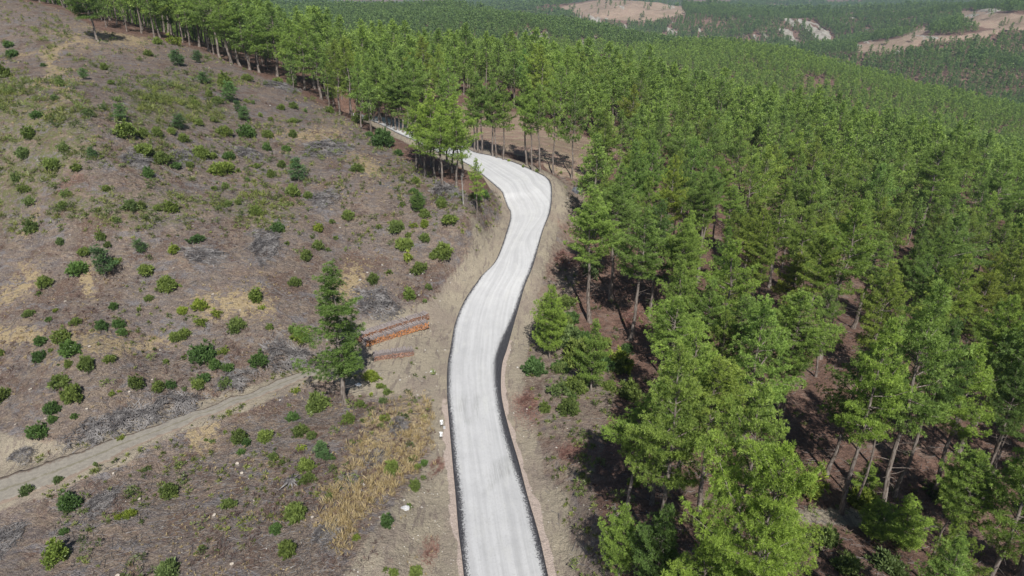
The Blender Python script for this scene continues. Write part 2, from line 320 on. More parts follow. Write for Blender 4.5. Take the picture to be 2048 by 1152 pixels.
def simple(name, c1, c2, sc=4.0, rough=.9, stretch=(1, 1, 1), bump=.3, obj=True, rnd=False):
    g = NT(name, rough, .2); nz = g.noise(g.pos(stretch, obj), sc, 4, .65)
    if bump: g.bump(nz, bump, .03)
    c = g.mix(g.ramp(nz, .35, .65), c1, c2)
    if rnd: c = g.mix(1.0, c, g.mix(g.n('ShaderNodeObjectInfo').outputs['Random'], (.45, .42, .40), (1.25, 1.25, 1.25)), 'MULTIPLY')
    return g.col(c)
def leaf_mat(name, c1, c2, tr=.27, rough=.5, tintmix=True):
    """thin foliage; each object's own colour multiplies it"""
    g = NT(name, rough, .3); oi = g.n("ShaderNodeObjectInfo")
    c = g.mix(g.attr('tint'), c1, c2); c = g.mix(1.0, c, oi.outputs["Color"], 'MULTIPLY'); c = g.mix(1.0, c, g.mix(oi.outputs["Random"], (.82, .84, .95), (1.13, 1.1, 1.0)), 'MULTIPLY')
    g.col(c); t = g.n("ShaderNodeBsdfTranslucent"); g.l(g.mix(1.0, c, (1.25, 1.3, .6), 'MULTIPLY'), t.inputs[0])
    m = g.n("ShaderNodeMixShader"); m.inputs[0].default_value = tr; g.l(g.b.outputs[0], m.inputs[1]); g.l(t.outputs[0], m.inputs[2])
    g.l(m.outputs[0], g.t.nodes["Material Output"].inputs[0]); return g.m
M_GROUND = ground_mat(); M_ROAD = road_mat()
M_BARK = simple("pine_bark", (.10, .075, .062), (.27, .235, .21), 3.0, stretch=(3, 3, .6))
M_TWIG = simple("dead_twig", (.065, .06, .062), (.26, .245, .24), 2.5)
M_REDTWIG = simple("dead_red_twig", (.12, .06, .05), (.27, .155, .125), 2.5)
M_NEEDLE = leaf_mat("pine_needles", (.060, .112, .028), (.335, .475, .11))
M_NEEDLE_FAR = leaf_mat('far_pine_needles', (.045, .085, .032), (.23, .345, .105))  # darker bluer copy of the needles; distance haze and shade put into its colour
M_LEAF = leaf_mat("broad_leaves", (.065, .11, .025), (.26, .36, .085), .3, .42)
M_STRAW = leaf_mat("dry_grass_blades", (.40, .30, .14), (.68, .55, .32), .25, .7)
M_TRACK = None

# ---------------------------------------------------------------- ground sheet
NR = 760
rr = np.concatenate([[0.01, 4], np.exp(np.linspace(math.log(12), math.log(9000), NR))])
ta = np.concatenate([np.linspace(-math.pi, -.82, 60, endpoint=False), np.linspace(-.82, .82, 620), np.linspace(.82, math.pi, 61)[1:]])[:-1]
TT, RRR = np.meshgrid(ta, rr); gx = (RRR * np.sin(TT)).ravel(); gy = (RRR * np.cos(TT)).ravel()
H, d1, s1, d2 = ground(gx, gy, True)
qx, qy, qd = project(gx, gy, H)
wa = 7.0 * fbm(gx, gy, 9.0, 61, 4) * np.clip(np.hypot(gx, gy) / 90, .4, 1.6); wb = 7.0 * fbm(gx, gy, 9.0, 71, 4) * np.clip(np.hypot(gx, gy) / 90, .4, 1.6)
wx, wy, _ = project(gx + wa, gy + wb, H)
def zone(polys, e, rmax=1e9, rmin=0, warp=False):
    if isinstance(polys[0][0], (int, float)): polys = [polys]
    m = np.zeros(gx.size)
    for p in polys: m = np.maximum(m, blur_poly(wx if warp else qx, wy if warp else qy, p, e))
    r_ = np.hypot(gx, gy); return m * (r_ < rmax) * (r_ > rmin) * (qd > 2)
rad = np.hypot(gx, gy)
clear = zone(CLEAR, 8, 330); clear = np.where((gx < 0) & (rad < 60) & (qd < 40), 1.0, clear)
field = zone(FIELD, 6, 260, 0, True); verge = zone(VERGE, 9, 200); openr = 0
farm = zone(FARM, 1.5, 3000, 600)
def rockmask(x, y, px, py, r):
    z_ = np.zeros(np.shape(x))
    for p in ROCKZ: z_ = np.maximum(z_, blur_poly(px, py, p, 6))
    st = fbm(x, y * .35, 22, 77, 4)
    st2 = fbm(x, y * .10, 8, 79, 3); return np.where(r > 450, z_ * sstep(-.12, .0, st) * sstep(.0, .13, st2) + (1 - z_) * sstep(.20, .30, fbm(x, y * .5, 34, 78, 4)) * sstep(.02, .2, st2) * (fbm(x, y, 400, 83, 2) > -.1), 0)
rock = rockmask(gx, gy, qx, qy, rad)
right = s1 < 0
bare = np.clip((1 - sstep(1.0, 4.2, d1 + 2.2 * fbm(gx, gy, 7, 88, 3))) , 0, 1) * (gy < 156)
bare = np.maximum(bare, zone([[(640,735),(710,640),(860,600),(1000,430),(1040,440),(1000,900),(890,870),(860,800),(780,800),(700,800)], [(905,870),(850,935),(760,1030),(680,1170),(600,1330),(1000,1330),(905,870)][:-1]], 14, 200) * .85)
bare = np.maximum(bare, zone([[(-200,850),(0,865),(130,885),(250,862),(420,815),(600,735),(640,742),(620,775),(430,840),(230,910),(60,975),(-200,1060)]], 12, 160, 0, True) * .8)
bare = np.maximum(bare, (1 - sstep(-.2, 1.6, d2 + .9 * fbm(gx, gy, 2.5, 97, 3))) * (rad < 200)); bare = np.maximum(bare, zone([OPEN_R[2][:4] + [(1850,1062),(1560,1045)]], 8, 90) * .8)
bare = np.maximum(bare, verge * right * .42)
bare *= 1 - (clear > .6) * (d1 > 4) * sstep(.05, .3, fbm(gx, gy, 9, 5, 3)) * .2
pink = (1 - sstep(.15, .8, d1 + .7 * fbm(gx, gy, 2.5, 91, 3))) * sstep(78, 66, gy) * np.where(right, 1, sstep(64, 56, gy))
floor = (1 - np.clip(clear + field + farm + .55 * verge, 0, 1)); floor = np.where(rad > 500, np.maximum(floor, .7) * (1 - rock) * (1 - farm), floor)
STRAWZ = [[(700,860),(790,800),(850,800),(885,860),(890,930),(840,960),(760,1010),(720,1090),(650,1090),(660,990),(740,900)]]
STRAWP = [[(620,560),(700,520),(740,560),(690,600)],[(660,300),(740,310),(760,350),(700,360)],[(350,590),(520,560),(540,610),(400,640)],[(0,660),(90,640),(160,700),(40,720)],[(880,180),(500,110),(380,70),(440,60)],[(110,70),(160,60),(165,150),(60,260),(20,250),(90,180)],[(0,470),(90,410),(100,440),(40,480)],[(170,85),(300,100),(400,120),(360,110),(200,30)],[(560,260),(700,250),(690,280),(600,300)],[(0,560),(60,520),(60,640),(0,700)],[(190,535),(240,520),(250,580),(200,590)],[(160,655),(260,650),(330,700),(200,700)],[(380,880),(480,860),(430,930),(380,910)]]
straw = np.clip(zone(STRAWZ, 22, 120, 0, True) + .8 * zone(STRAWP, 16, 260, 0, True), 0, 1)
WEEDP = [[(380,390),(520,380),(600,400),(560,450),(420,450)],[(100,380),(330,400),(360,450),(120,440)],[(240,300),(420,300),(440,340),(250,345)],[(-40,180),(120,190),(210,250),(200,330),(110,400),(0,470),(-60,470)],[(220,200),(330,150),(420,160),(460,230),(380,260),(240,260)],[(70,60),(120,60),(100,110),(50,90)],[(220,400),(330,380),(370,440),(240,450)]]
weed = zone(WEEDP, 26, 260, 0, True) * .62
REDP = [[(1120,430),(1160,440),(1165,540),(1110,560),(1095,520)],[(1020,770),(1100,790),(1130,850),(1100,870),(1020,860)],[(1110,880),(1200,890),(1230,940),(1120,930)],[(850,1100),(880,1075),(885,1110),(860,1150)],[(200,300),(170,310),(190,380),(110,450),(170,330)],[(860,905),(895,890),(890,935),(865,935)],[(1255,560),(1310,600),(1300,700),(1270,680)]]
red = zone(REDP, 16, 260, 0, True) * .62
nt_ = len(ta); I = np.arange(len(rr) * nt_).reshape(len(rr), nt_)
a_ = I[:-1]; b_ = I[1:]; Fq = np.stack([a_, np.roll(a_, -1, 1), np.roll(b_, -1, 1), b_], -1).reshape(-1, 4)[:, ::-1]
me = np_mesh("ground", np.stack([gx, gy, H], -1), Fq, [M_GROUND], smooth=True,
             attrs=dict(clear=clear, field=np.maximum(field, farm), bare=bare, pink=pink, floor=floor, straw=straw * .72, weed=weed * .8, red=red * .8, rock=rock))
tag(link("ground", me), kind="structure")

# ---------------------------------------------------------------- road and dirt track
def strip(P, Q, nacross, H1):
    """closed slab between two edge lines"""
    s = np.linspace(0, 1, nacross); V = P[:, None] * (1 - s[None, :, None]) + Q[:, None] * s[None, :, None]
    m, k = V.shape[:2]; sk = np.stack([P - [0, 0, H1], Q - [0, 0, H1]], 1)
    I = np.arange(m * k).reshape(m, k); J = m * k + np.arange(m * 2).reshape(m, 2)
    F = [np.stack([I[:-1, :-1], I[:-1, 1:], I[1:, 1:], I[1:, :-1]], -1).reshape(-1, 4), np.stack([I[:-1, 0], I[1:, 0], J[1:, 0], J[:-1, 0]], -1), np.stack([I[1:, -1], I[:-1, -1], J[:-1, 1], J[1:, 1]], -1)]
    return V, np.concatenate([V.reshape(-1, 3), sk.reshape(-1, 3)]), np.concatenate(F)
V, VV, F = strip(RD[:, 0], RD[:, 3], 33, .25)
nv_ = V.shape[0] * 33; VV[:, 2] = near_line(VV[:, 0], VV[:, 1], RC, RH, 30)[2]; VV[nv_:, 2] -= .25
wd = np.linalg.norm(RD[:, 3] - RD[:, 0], axis=1); wl = np.linalg.norm(RD[:, 1] - RD[:, 0], axis=1); wr = np.linalg.norm(RD[:, 3] - RD[:, 2], axis=1)
xs = wd[:, None] * np.linspace(0, 1, 33); seal = np.minimum(xs - wl[:, None], wd[:, None] - wr[:, None] - xs)
al = np.concatenate([[0], np.cumsum(np.linalg.norm(np.diff(RC, axis=0), axis=1))])
VV[:V.shape[0] * 33, 2] += (.05 * (1 - (2 * np.tile(np.linspace(0, 1, 33), len(RD)) - 1) ** 2))
rx, ry, _ = project(VV[:, 0], VV[:, 1], VV[:, 2]); ex = np.zeros(2 * len(RD))
SCUFF = [[(918,795),(934,795),(932,830),(952,845),(940,852),(922,838),(916,815)],[(950,790),(962,785),(958,830),(966,840),(950,832),(944,812)],[(980,925),(1032,905),(1040,940),(1010,952),(960,1000),(985,955)],[(1020,660),(1040,600),(1050,590),(1035,650)]]
scf = sum(blur_poly(rx, ry, p, 4) for p in SCUFF)
cat = lambda a: np.concatenate([a.ravel(), ex - 1])
me = np_mesh("road", VV, F, [M_ROAD], smooth=True, attrs=dict(seal=cat(seal), across=cat(xs), along=cat(np.repeat(al[:, None], 33, 1)), scuff=scf))
tag(link("road", me), kind="structure")
g = NT("track_dirt", .95, .1); P_ = g.pos(); n3 = g.noise(P_, 2.2, 5, .7); n4 = g.noise(P_, 9, 3, .8)
c_ = g.mix(g.ramp(n3, .35, .65), (.29, .265, .225), (.23, .21, .182)); c_ = g.mix(g.ramp(n4, .6, .72), c_, (.42, .38, .33)); c_ = g.mix(g.math('MULTIPLY', g.ramp(g.math('ADD', g.attr('mid'), g.math('MULTIPLY', g.math('SUBTRACT', n3, .5), 1.2)), .62, .9), .6), c_, (.17, .155, .10)); c_ = g.mix(g.ramp(g.math('ADD', g.attr('rim'), g.math('MULTIPLY', g.math('SUBTRACT', n3, .5), 2.2)), .45, .75), c_, g.mix(n4, (.15, .12, .10), (.28, .22, .175))); g.bump(n3, .5, .1); M_TRACK = g.col(c_)
dT = np.gradient(TR, axis=0); dT[:, 2] = 0; dT /= np.linalg.norm(dT, axis=1)[:, None]; nT = np.stack([dT[:, 1], -dT[:, 0], dT[:, 2] * 0], -1)
jl = -.15 + .7 * fbm(TR[:, 0], TR[:, 1], 1.6, 4); jr = -.15 + .7 * fbm(TR[:, 0], TR[:, 1], 2.0, 14)
ke = -22; V, VV, F = strip((TR - nT * (TW * .85 + jl)[:, None] + [0, 0, .02])[:ke], (TR + nT * (TW * .85 + jr)[:, None] + [0, 0, .02])[:ke], 9, .12)
ua = np.tile(np.abs(np.linspace(-1, 1, 9)), V.shape[0]); ub = np.ones(2 * V.shape[0]); tag(link("dirt_track", np_mesh("dirt_track", VV, F, [M_TRACK], smooth=True, attrs=dict(rim=np.concatenate([sstep(.55, 1, ua), ub]), mid=np.concatenate([1 - sstep(0, .35, ua), ub * 0])))), kind="structure")

# ---------------------------------------------------------------- haze
hv = [(x, y, z) for x in (-9100, 9100) for y in (-9100, 9100) for z in (float(H.min()) - 1, max(62.0, float(H.max()) + 3))]
hz = NT("haze"); hz.t.nodes.remove(hz.b); pv = hz.n("ShaderNodeVolumePrincipled"); pv.inputs["Color"].default_value = (.62, .78, 1, 1)
pv.inputs["Density"].default_value = 0.00012; pv.inputs["Anisotropy"].default_value = .1; hz.l(pv.outputs[0], hz.t.nodes["Material Output"].inputs["Volume"])
HAZE = tag(link("haze", np_mesh("haze", hv, np.array([[0,1,3,2],[4,6,7,5],[0,4,5,1],[2,3,7,6],[0,2,6,4],[1,5,7,3]]), [hz.m])), kind="stuff")
# ---------------------------------------------------------------- vegetation meshes
def unit(v): return v / (np.linalg.norm(v, axis=-1, keepdims=True) + 1e-9)
def prism(P, rad, k=3):
    """tube through the points P with radii rad -> verts, quads"""
    P = np.asarray(P, float); d = unit(np.gradient(P, axis=0)); up = np.where(np.abs(d[:, 2:3]) > .9, [[1., 0, 0]], [[0, 0, 1.]])
    u = unit(np.cross(d, up)); v = np.cross(d, u); a = np.arange(k) * 2 * math.pi / k
    V = P[:, None] + (u[:, None] * np.cos(a)[None, :, None] + v[:, None] * np.sin(a)[None, :, None]) * np.asarray(rad)[:, None, None]
    I = np.arange(len(P) * k).reshape(-1, k); F = np.stack([I[:-1], np.roll(I[:-1], -1, 1), np.roll(I[1:], -1, 1), I[1:]], -1).reshape(-1, 4)
    return V.reshape(-1, 3), F
def join(parts):
    V, F, o = [], [], 0
    for v, f in parts: V.append(v); F.append(f + o); o += len(v)
    return np.concatenate(V), np.concatenate(F)
def blades(C, D, rad, nb, w, rng, up=.3, spread=1.0):
    """nb narrow diamond blades round every clump centre"""
    n = len(C); C = np.repeat(C, nb, 0); D = np.repeat(D, nb, 0); rad = np.repeat(rad, nb)
    d = unit(D * .55 + rng.normal(size=(n * nb, 3)) * .62 * spread + [0, 0, up]); L = rad * rng.uniform(.6, 1.25, n * nb)
    p = unit(np.cross(d, rng.normal(size=d.shape))) * (w * rng.uniform(.7, 1.3, n * nb))[:, None]
    s = C + d * (L * .12)[:, None]; e = C + d * L[:, None]; m = s + (e - s) * .55
    V = np.stack([s, m + p, e, m - p], 1).reshape(-1, 3); return V, np.arange(n * nb * 4).reshape(-1, 4)
def pine(seed, H, cb, Rc, nl, step, cr, nb, w, dead=6, wood=True, lean=.25, prof=None, droop=0., holes=.2, k=8, drop=.30):
    rng = np.random.default_rng(seed); wp = []
    zt = np.linspace(-.6, H * .97, 9); bend = rng.normal(size=(2,)) * lean
    ax = lambda z: np.stack([bend[0] * np.sin(z / H * 2.6) + .1 * np.sin(z * 1.1 + seed), bend[1] * np.sin(z / H * 2.2) + .1 * np.cos(z * .9 + seed), z], -1)
    r0 = .055 + H * .0105
    wp.append(prism(ax(zt), r0 * (1 - .9 * np.clip(zt / H, 0, 1) ** .9) * (1 + .5 * (zt < .1)), k))
    C, D, T = [], [], []
    if prof is None: prof = lambda t: (.70 + .42 * math.sin(math.pi * min(1, t * 1.25))) * (1 - min(t, 1) ** 2.3) ** .75
    for i in range(nl):
        t = ((i + rng.uniform(0, 1)) / nl) ** 1.02; h = H * (cb + (1 - cb) * t * .97)
        if rng.uniform() < holes and t < .85: continue
        a = i * 2.39996 + rng.normal() * .45; L = max(Rc * prof(t) * rng.uniform(.45, 1.25) * (1 + .28 * math.cos(a - seed - t * 3)), .35); el = (.05 + .75 * t + rng.normal() * .12 - droop)
        o = np.array([math.cos(a), math.sin(a), 0]); q = np.array([-o[1], o[0], 0]); b = ax(np.array([h]))[0]
        f = lambda s: b + o * (L * s * math.cos(el)) + np.array([0, 0, 1]) * (L * s * math.sin(el) + .16 * L * s * s) + q * (.12 * L * math.sin(s * 3 + seed))
        if wood: wp.append(prism(np.array([f(0), f(.5), f(.95)]), np.array([.018 + .014 * L, .012 + .008 * L, .008]), 3))
        ns = max(2, int(L / step)); 
        for s in np.linspace(.34 if L > 1 else .2, 1, ns):
            wd = L * .36 * (1.18 - s) + .14; m = 1 + int(wd / (step * .62))
            for j in range(-m, m + 1):
                if rng.uniform() < drop: continue
                off = q * (j / max(m, 1)) * wd * 1.35 + rng.normal(size=3) * step * .24
                off[2] = off[2] * .7 - .10 * abs(j / max(m, 1)) * wd + rng.uniform(0, .16)
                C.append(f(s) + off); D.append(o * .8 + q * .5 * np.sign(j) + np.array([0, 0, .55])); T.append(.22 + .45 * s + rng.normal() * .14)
    for z in np.linspace(H * .9, H, 4):
        C.append(ax(np.array([z]))[0] + rng.normal(size=3) * .08); D.append(np.array([0, 0, 1.])); T.append(.75)
    for i in range(dead):
        h = H * rng.uniform(.22, 1) * cb + .3; a = rng.uniform(0, 6.28); L = rng.uniform(.5, 1.6); b = ax(np.array([h]))[0]
        o = np.array([math.cos(a), math.sin(a), rng.uniform(-.2, .35)]); wp.append(prism(np.array([b, b + o * L * .55, b + o * L + [0, 0, rng.uniform(-.2, .2)]]), np.array([.028, .018, .006]), 3))
    C = np.array(C); D = unit(np.array(D)); T = np.clip(np.array(T), 0, 1)
    V, F = blades(C, D, cr * rng.uniform(.75, 1.35, len(C)), nb, w, rng, spread=1.25)
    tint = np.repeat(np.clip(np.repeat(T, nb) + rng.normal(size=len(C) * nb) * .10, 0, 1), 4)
    tv, tf = join(wp); return (tv, tf), (V, F, tint)
def two(name, p):
    (tv, tf), (V, F, ti) = p
    return np_mesh(name + "_trunk", tv, tf, [M_BARK], smooth=True), np_mesh(name + "_crown", V, F, [M_NEEDLE], attrs=dict(tint=ti))
def one(name, p, leaf=None, bark=None):
    (tv, tf), (V, F, ti) = p
    return np_mesh(name, np.concatenate([tv, V]), np.concatenate([tf, F + len(tv)]), [bark or M_BARK, leaf or M_NEEDLE], mi=[0] * len(tf) + [1] * len(F), attrs=dict(tint=np.concatenate([np.zeros(len(tv)), ti])))
NEAR = []   # (mesh trunk, mesh crown, height, crown base, radius)
for i, (H_, cb, Rc) in enumerate([(14,.36,2.5),(15,.48,2.5),(13,.28,2.6),(16,.55,2.4),(14,.42,2.1),(12,.25,2.2),(15,.38,2.9),(13.5,.52,2.2)]):
    NEAR.append(two("pine_%s" % "abcdefgh"[i], pine(100 + i, H_, cb, Rc, 76, .27, .195, 38, .0135, dead=14, holes=.3, drop=.40)) + (H_, cb, Rc))
MID = []
for i, (H_, cb, Rc) in enumerate([(13,.36,2.5),(14,.46,2.3),(12,.28,2.4),(14,.40,2.6),(11,.25,2.1)]):
    MID.append(two("pine_m%d" % i, pine(200 + i, H_, cb, Rc, 54, .40, .28, 22, .024, holes=.28, drop=.38, dead=4, k=6)) + (H_, cb, Rc))
LONE = two("lone_pine", pine(31, 15.5, .22, 2.3, 74, .28, .23, 34, .016, dead=7, prof=lambda t: (.9 + .35 * math.sin(t * 23)) * (1 - t) ** .38 * (.75 + .3 * math.sin(t * 3.1)), holes=.1, lean=.35))
BIG = two("spreading_pine", pine(37, 13, .16, 4.6, 120, .30, .20, 34, .0135, dead=8, drop=.45, prof=lambda t: (1 - t) ** .6 * (.95 + .35 * math.sin(t * 17)) , holes=.12))
HILL = two("hill_pine", pine(41, 10, .42, 3.6, 36, .30, .26, 32, .018, dead=9, lean=.8, prof=lambda t: (1 - t) ** .5, holes=.2, droop=.1))
YOUNG = [two("young_pine_%d" % i, pine(300 + i, 6, .10, 1.7, 60, .23, .18, 30, .013, dead=1, lean=.12, holes=.05)) for i in range(3)]
SAPL = [one("sapling_%d" % i, pine(330 + i, 2.6, .12, .8, 26, .22, .24, 12, .024, dead=1, lean=.1, holes=.05, k=5)) for i in range(3)]
def bush(seed, n, hr=.72, lump=.25, leaf=.075, gap=.0):
    """broadleaf bush of half width 1, made of leafy shoots"""
    rng = np.random.default_rng(seed); nc = max(24, n // 20); d = unit(rng.normal(size=(nc, 3))); d[:, 2] = np.abs(d[:, 2]) - .1; K = unit(rng.normal(size=(6, 3))); K[:, 2] = np.abs(K[:, 2])
    lm = (1 - lump) + lump * 1.5 * np.max(np.clip(d @ K.T, 0, 1) ** 5, 1); C = d * (rng.uniform(.25, 1, nc) ** .5 * lm * rng.uniform(.78, 1.12, nc))[:, None] * [.88, .88, hr * 1.2] + [0, 0, .12]; C[:, 2] = np.maximum(C[:, 2], .02)
    V, F = blades(C, unit(C + [0, 0, .35]), rng.uniform(.16, .34, nc), 22, leaf * .62, rng, up=.35, spread=1.1)
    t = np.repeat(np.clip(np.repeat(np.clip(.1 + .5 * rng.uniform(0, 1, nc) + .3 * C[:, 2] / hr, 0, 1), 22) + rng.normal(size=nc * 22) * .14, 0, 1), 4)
    st = [prism(np.array([[0, 0, -.25], q * .4, q * .85]), np.array([.03, .02, .008]), 3) for q in (unit(rng.normal(size=(9, 3))) * [1, 1, .3] + [0, 0, .35])]
    return join(st), (V, F, t)
def bush_old(seed, n, hr=.72, lump=.25, leaf=.075, gap=.0):
    rng = np.random.default_rng(seed); d = unit(rng.normal(size=(n, 3))); d[:, 2] = np.abs(d[:, 2]) * 1.0 - .12
    K = unit(rng.normal(size=(9, 3))); K[:, 2] = np.abs(K[:, 2]); lm = 1 - lump + lump * 1.6 * np.max(np.clip(d @ K.T, 0, 1) ** 6, 1) * rng.uniform(.7, 1)
    rr_ = rng.uniform(.35, 1, n) ** .38 * lm; P = d * rr_[:, None] * [1, 1, hr * 1.25] + [0, 0, .16]
    P = P[P[:, 2] > -.05]; d = d[:len(P)] if False else unit(P - [0, 0, .2]); n = len(P)
    t = np.clip(.15 + .55 * rng.uniform(0, 1, n) + .25 * (P[:, 2] / hr), 0, 1)
    nr = unit(d + rng.normal(size=(n, 3)) * .55 + [0, 0, .3]); u = unit(np.cross(nr, rng.normal(size=(n, 3)))); v = np.cross(nr, u)
    s = leaf * rng.uniform(.7, 1.4, n)[:, None]; V = np.stack([P - u * s, P + v * s * .62, P + u * s, P - v * s * .62], 1).reshape(-1, 3)
    st = [prism(np.array([[0, 0, -.25], q * .4, q * .8]), np.array([.035, .025, .01]), 3) for q in (unit(rng.normal(size=(7, 3))) * [1, 1, .3] + [0, 0, .35])]
    return join(st), (V, np.arange(n * 4).reshape(-1, 4), np.repeat(t, 4))
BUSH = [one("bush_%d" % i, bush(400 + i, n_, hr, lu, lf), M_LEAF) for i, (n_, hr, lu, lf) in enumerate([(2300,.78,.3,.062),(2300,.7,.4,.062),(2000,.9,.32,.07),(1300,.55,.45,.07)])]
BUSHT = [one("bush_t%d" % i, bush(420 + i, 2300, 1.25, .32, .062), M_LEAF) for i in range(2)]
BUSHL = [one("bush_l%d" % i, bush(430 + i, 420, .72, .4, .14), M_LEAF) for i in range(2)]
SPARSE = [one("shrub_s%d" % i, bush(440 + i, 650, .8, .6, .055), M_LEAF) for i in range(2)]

# ---------------------------------------------------------------- placing and describing
REG = []      # (object, description, place, column)
def reg(o, desc, place, px, cat, group): o["category"] = cat; o["group"] = group; REG.append((o, desc, place, px))
def zat(x, y): return gz(x, y)
CENTRES = []
def put_tree(name, meshes, x, y, z, sc, rz, colr, lean=(0, 0)):
    e = bpy.data.objects.new(name, None); col.objects.link(e); e.location = (x, y, z); e.rotation_euler = (lean[0], lean[1], rz); e.scale = (sc[0], sc[0], sc[1]); e.empty_display_size = .5
    for nm, m in zip(("trunk", "crown"), meshes[:2]):
        c = bpy.data.objects.new(nm, m); col.objects.link(c); c.parent = e
        if nm == "crown": c.color = colr
    return e
def pts_at(L): 
    q = cast([p[0] for p in L], [p[1] for p in L], ground); _, _, dep = project(q[:, 0], q[:, 1], q[:, 2]); return q, dep
def top_height(q, py_top):
    """height over the point q at which the sight line of row py_top passes"""
    d = rays([1024], [py_top])[0]; return q[1] * d[2] / d[1] + CAM_Z - q[2]
G_BRIGHT = (1.15, 1.12, .95, 1); G_MID = (1, 1, 1, 1); G_DARK = (.70, .76, .80, 1); G_YEL = (1.18, 1.15, .85, 1); G_OLV = (1.15, 1.05, 1.3, 1); G_CON = (.50, .60, .95, 1)

# single pines: base column, base row, top row, width in columns, kind, tint, description, place
SPEC = [
 (690,805,527,118,'L',(.60,.66,.70,1),"tall narrow dark pine standing alone left of the log stacks","x"),
 (198,84,-60,150,'H',G_MID,"lone bent pine with bare leaning trunk on the hilltop","x"),
 (1478,1330,800,235,'B',G_YEL,"big spreading yellow-green pine in the right foreground","x"),
 (1252,1024,800,120,'N',G_BRIGHT,"",""),(1305,1010,765,110,'N',G_MID,"",""),(1310,1190,1020,90,'Y',G_DARK,"",""),(1380,1290,1085,130,'N',G_BRIGHT,"",""),
 (1681,1026,640,130,'N',G_BRIGHT,"slender pine with tall bare pale trunk beside the forest path","x"),(1759,1030,560,150,'N',G_MID,"",""),(1712,1012,700,80,'N',G_MID,"",""),(1789,992,640,120,'N',G_DARK,"",""),
 (1865,992,690,130,'N',G_BRIGHT,"",""),(1557,877,590,140,'N',G_MID,"",""),(1542,858,640,110,'N',G_DARK,"",""),(1655,950,700,110,'N',G_MID,"",""),
 (1640,716,400,120,'N',G_MID,"",""),(1706,657,460,110,'N',G_MID,"",""),(1423,782,480,130,'N',G_BRIGHT,"",""),(1858,650,430,130,'N',G_MID,"",""),(1839,487,290,100,'N',G_MID,"",""),(1961,508,320,110,'N',G_MID,"",""),
 (1178,643,380,120,'N',G_MID,"",""),(1261,681,415,120,'N',G_MID,"",""),(1222,598,370,110,'N',G_MID,"",""),(1300,635,400,110,'N',G_DARK,"",""),(1337,845,600,130,'N',G_BRIGHT,"",""),(1360,760,560,110,'N',G_MID,"",""),
 (954,439,318,40,'M',G_BRIGHT,'slender young pine with thin stem on the cut bank left of the bend','x'),(837,425,383,26,'Y',G_DARK,'small dark young pine on the slope below the pine clump','x'),
 (1950,1240,860,150,'N',G_BRIGHT,"",""),(1870,1190,900,140,'N',G_MID,"",""),(2035,1150,760,150,'N',G_BRIGHT,"",""),(1980,960,640,140,'N',G_MID,"",""),(1920,905,600,120,'N',G_BRIGHT,"",""),
 (1470,850,600,120,'N',G_MID,"",""),(1390,800,560,100,'N',G_MID,"",""),(1190,470,270,90,'M',G_MID,"",""),
]
for a in [(949.5,303,140),(955,304,148),(964,307,165),(986,313,150),(992,316,160),(1007,320,172),(1053,330,140),(1065,341,165),(1081,343,168),(1106,348,162),(1143,357,165)]:
    SPEC.append((*a, 52, 'R', G_MID, "tall dark pine in the row along the bend", "row"))
for a in [(831,339,205),(850,354,215),(870,354,190),(887,376,230),(894,338,200),(913,376,225),(842,330,185),(905,345,190),(862,335,180),(925,352,215),(880,345,200)]:
    SPEC.append((*a, 62, 'C', G_BRIGHT, "bright green pine in the clump inside the bend", "clump"))
for a in [(759,246,120),(764,247,128),(791,261,118),(807,265,150),(832,254,120),(737,226,110),(722,218,105),(716,222,115),(775,252,140),(748,240,125),(800,262,170),(815,268,150),(742,232,118),(782,256,150),(728,224,112),(825,262,130)]:
    SPEC.append((*a, 55, 'S', G_MID, "pine standing over the distant strip of white road", "strip"))
for a in [(278,45,-60),(337,68,-50),(351,69,-45),(382,83,-50),(420,104,-30),(462,127,-15),(556,153,5),(630,177,40),(641,198,70),(300,52,-50),(400,94,-30),(440,115,-20),(500,140,5),(520,146,20),(590,165,40),(608,180,55),(240,42,-60),(365,80,-40),(480,132,10)]:
    SPEC.append((*a, 78, 'K', G_MID, "tall pine at the edge of the wood on the hill crest", "crest"))
for a in [(1100,716,575,56),(1183,780,645,56),(1118,690,600,40),(1240,1152,1010,70),(1728,990,930,44),(1740,1080,1000,70),(1800,1090,1000,80)]:
    SPEC.append((*a, 'Y', G_BRIGHT, "young bright green bushy pine right of the road", "young"))
q, dep = pts_at(SPEC)
rng = np.random.default_rng(11)
single_xy = []
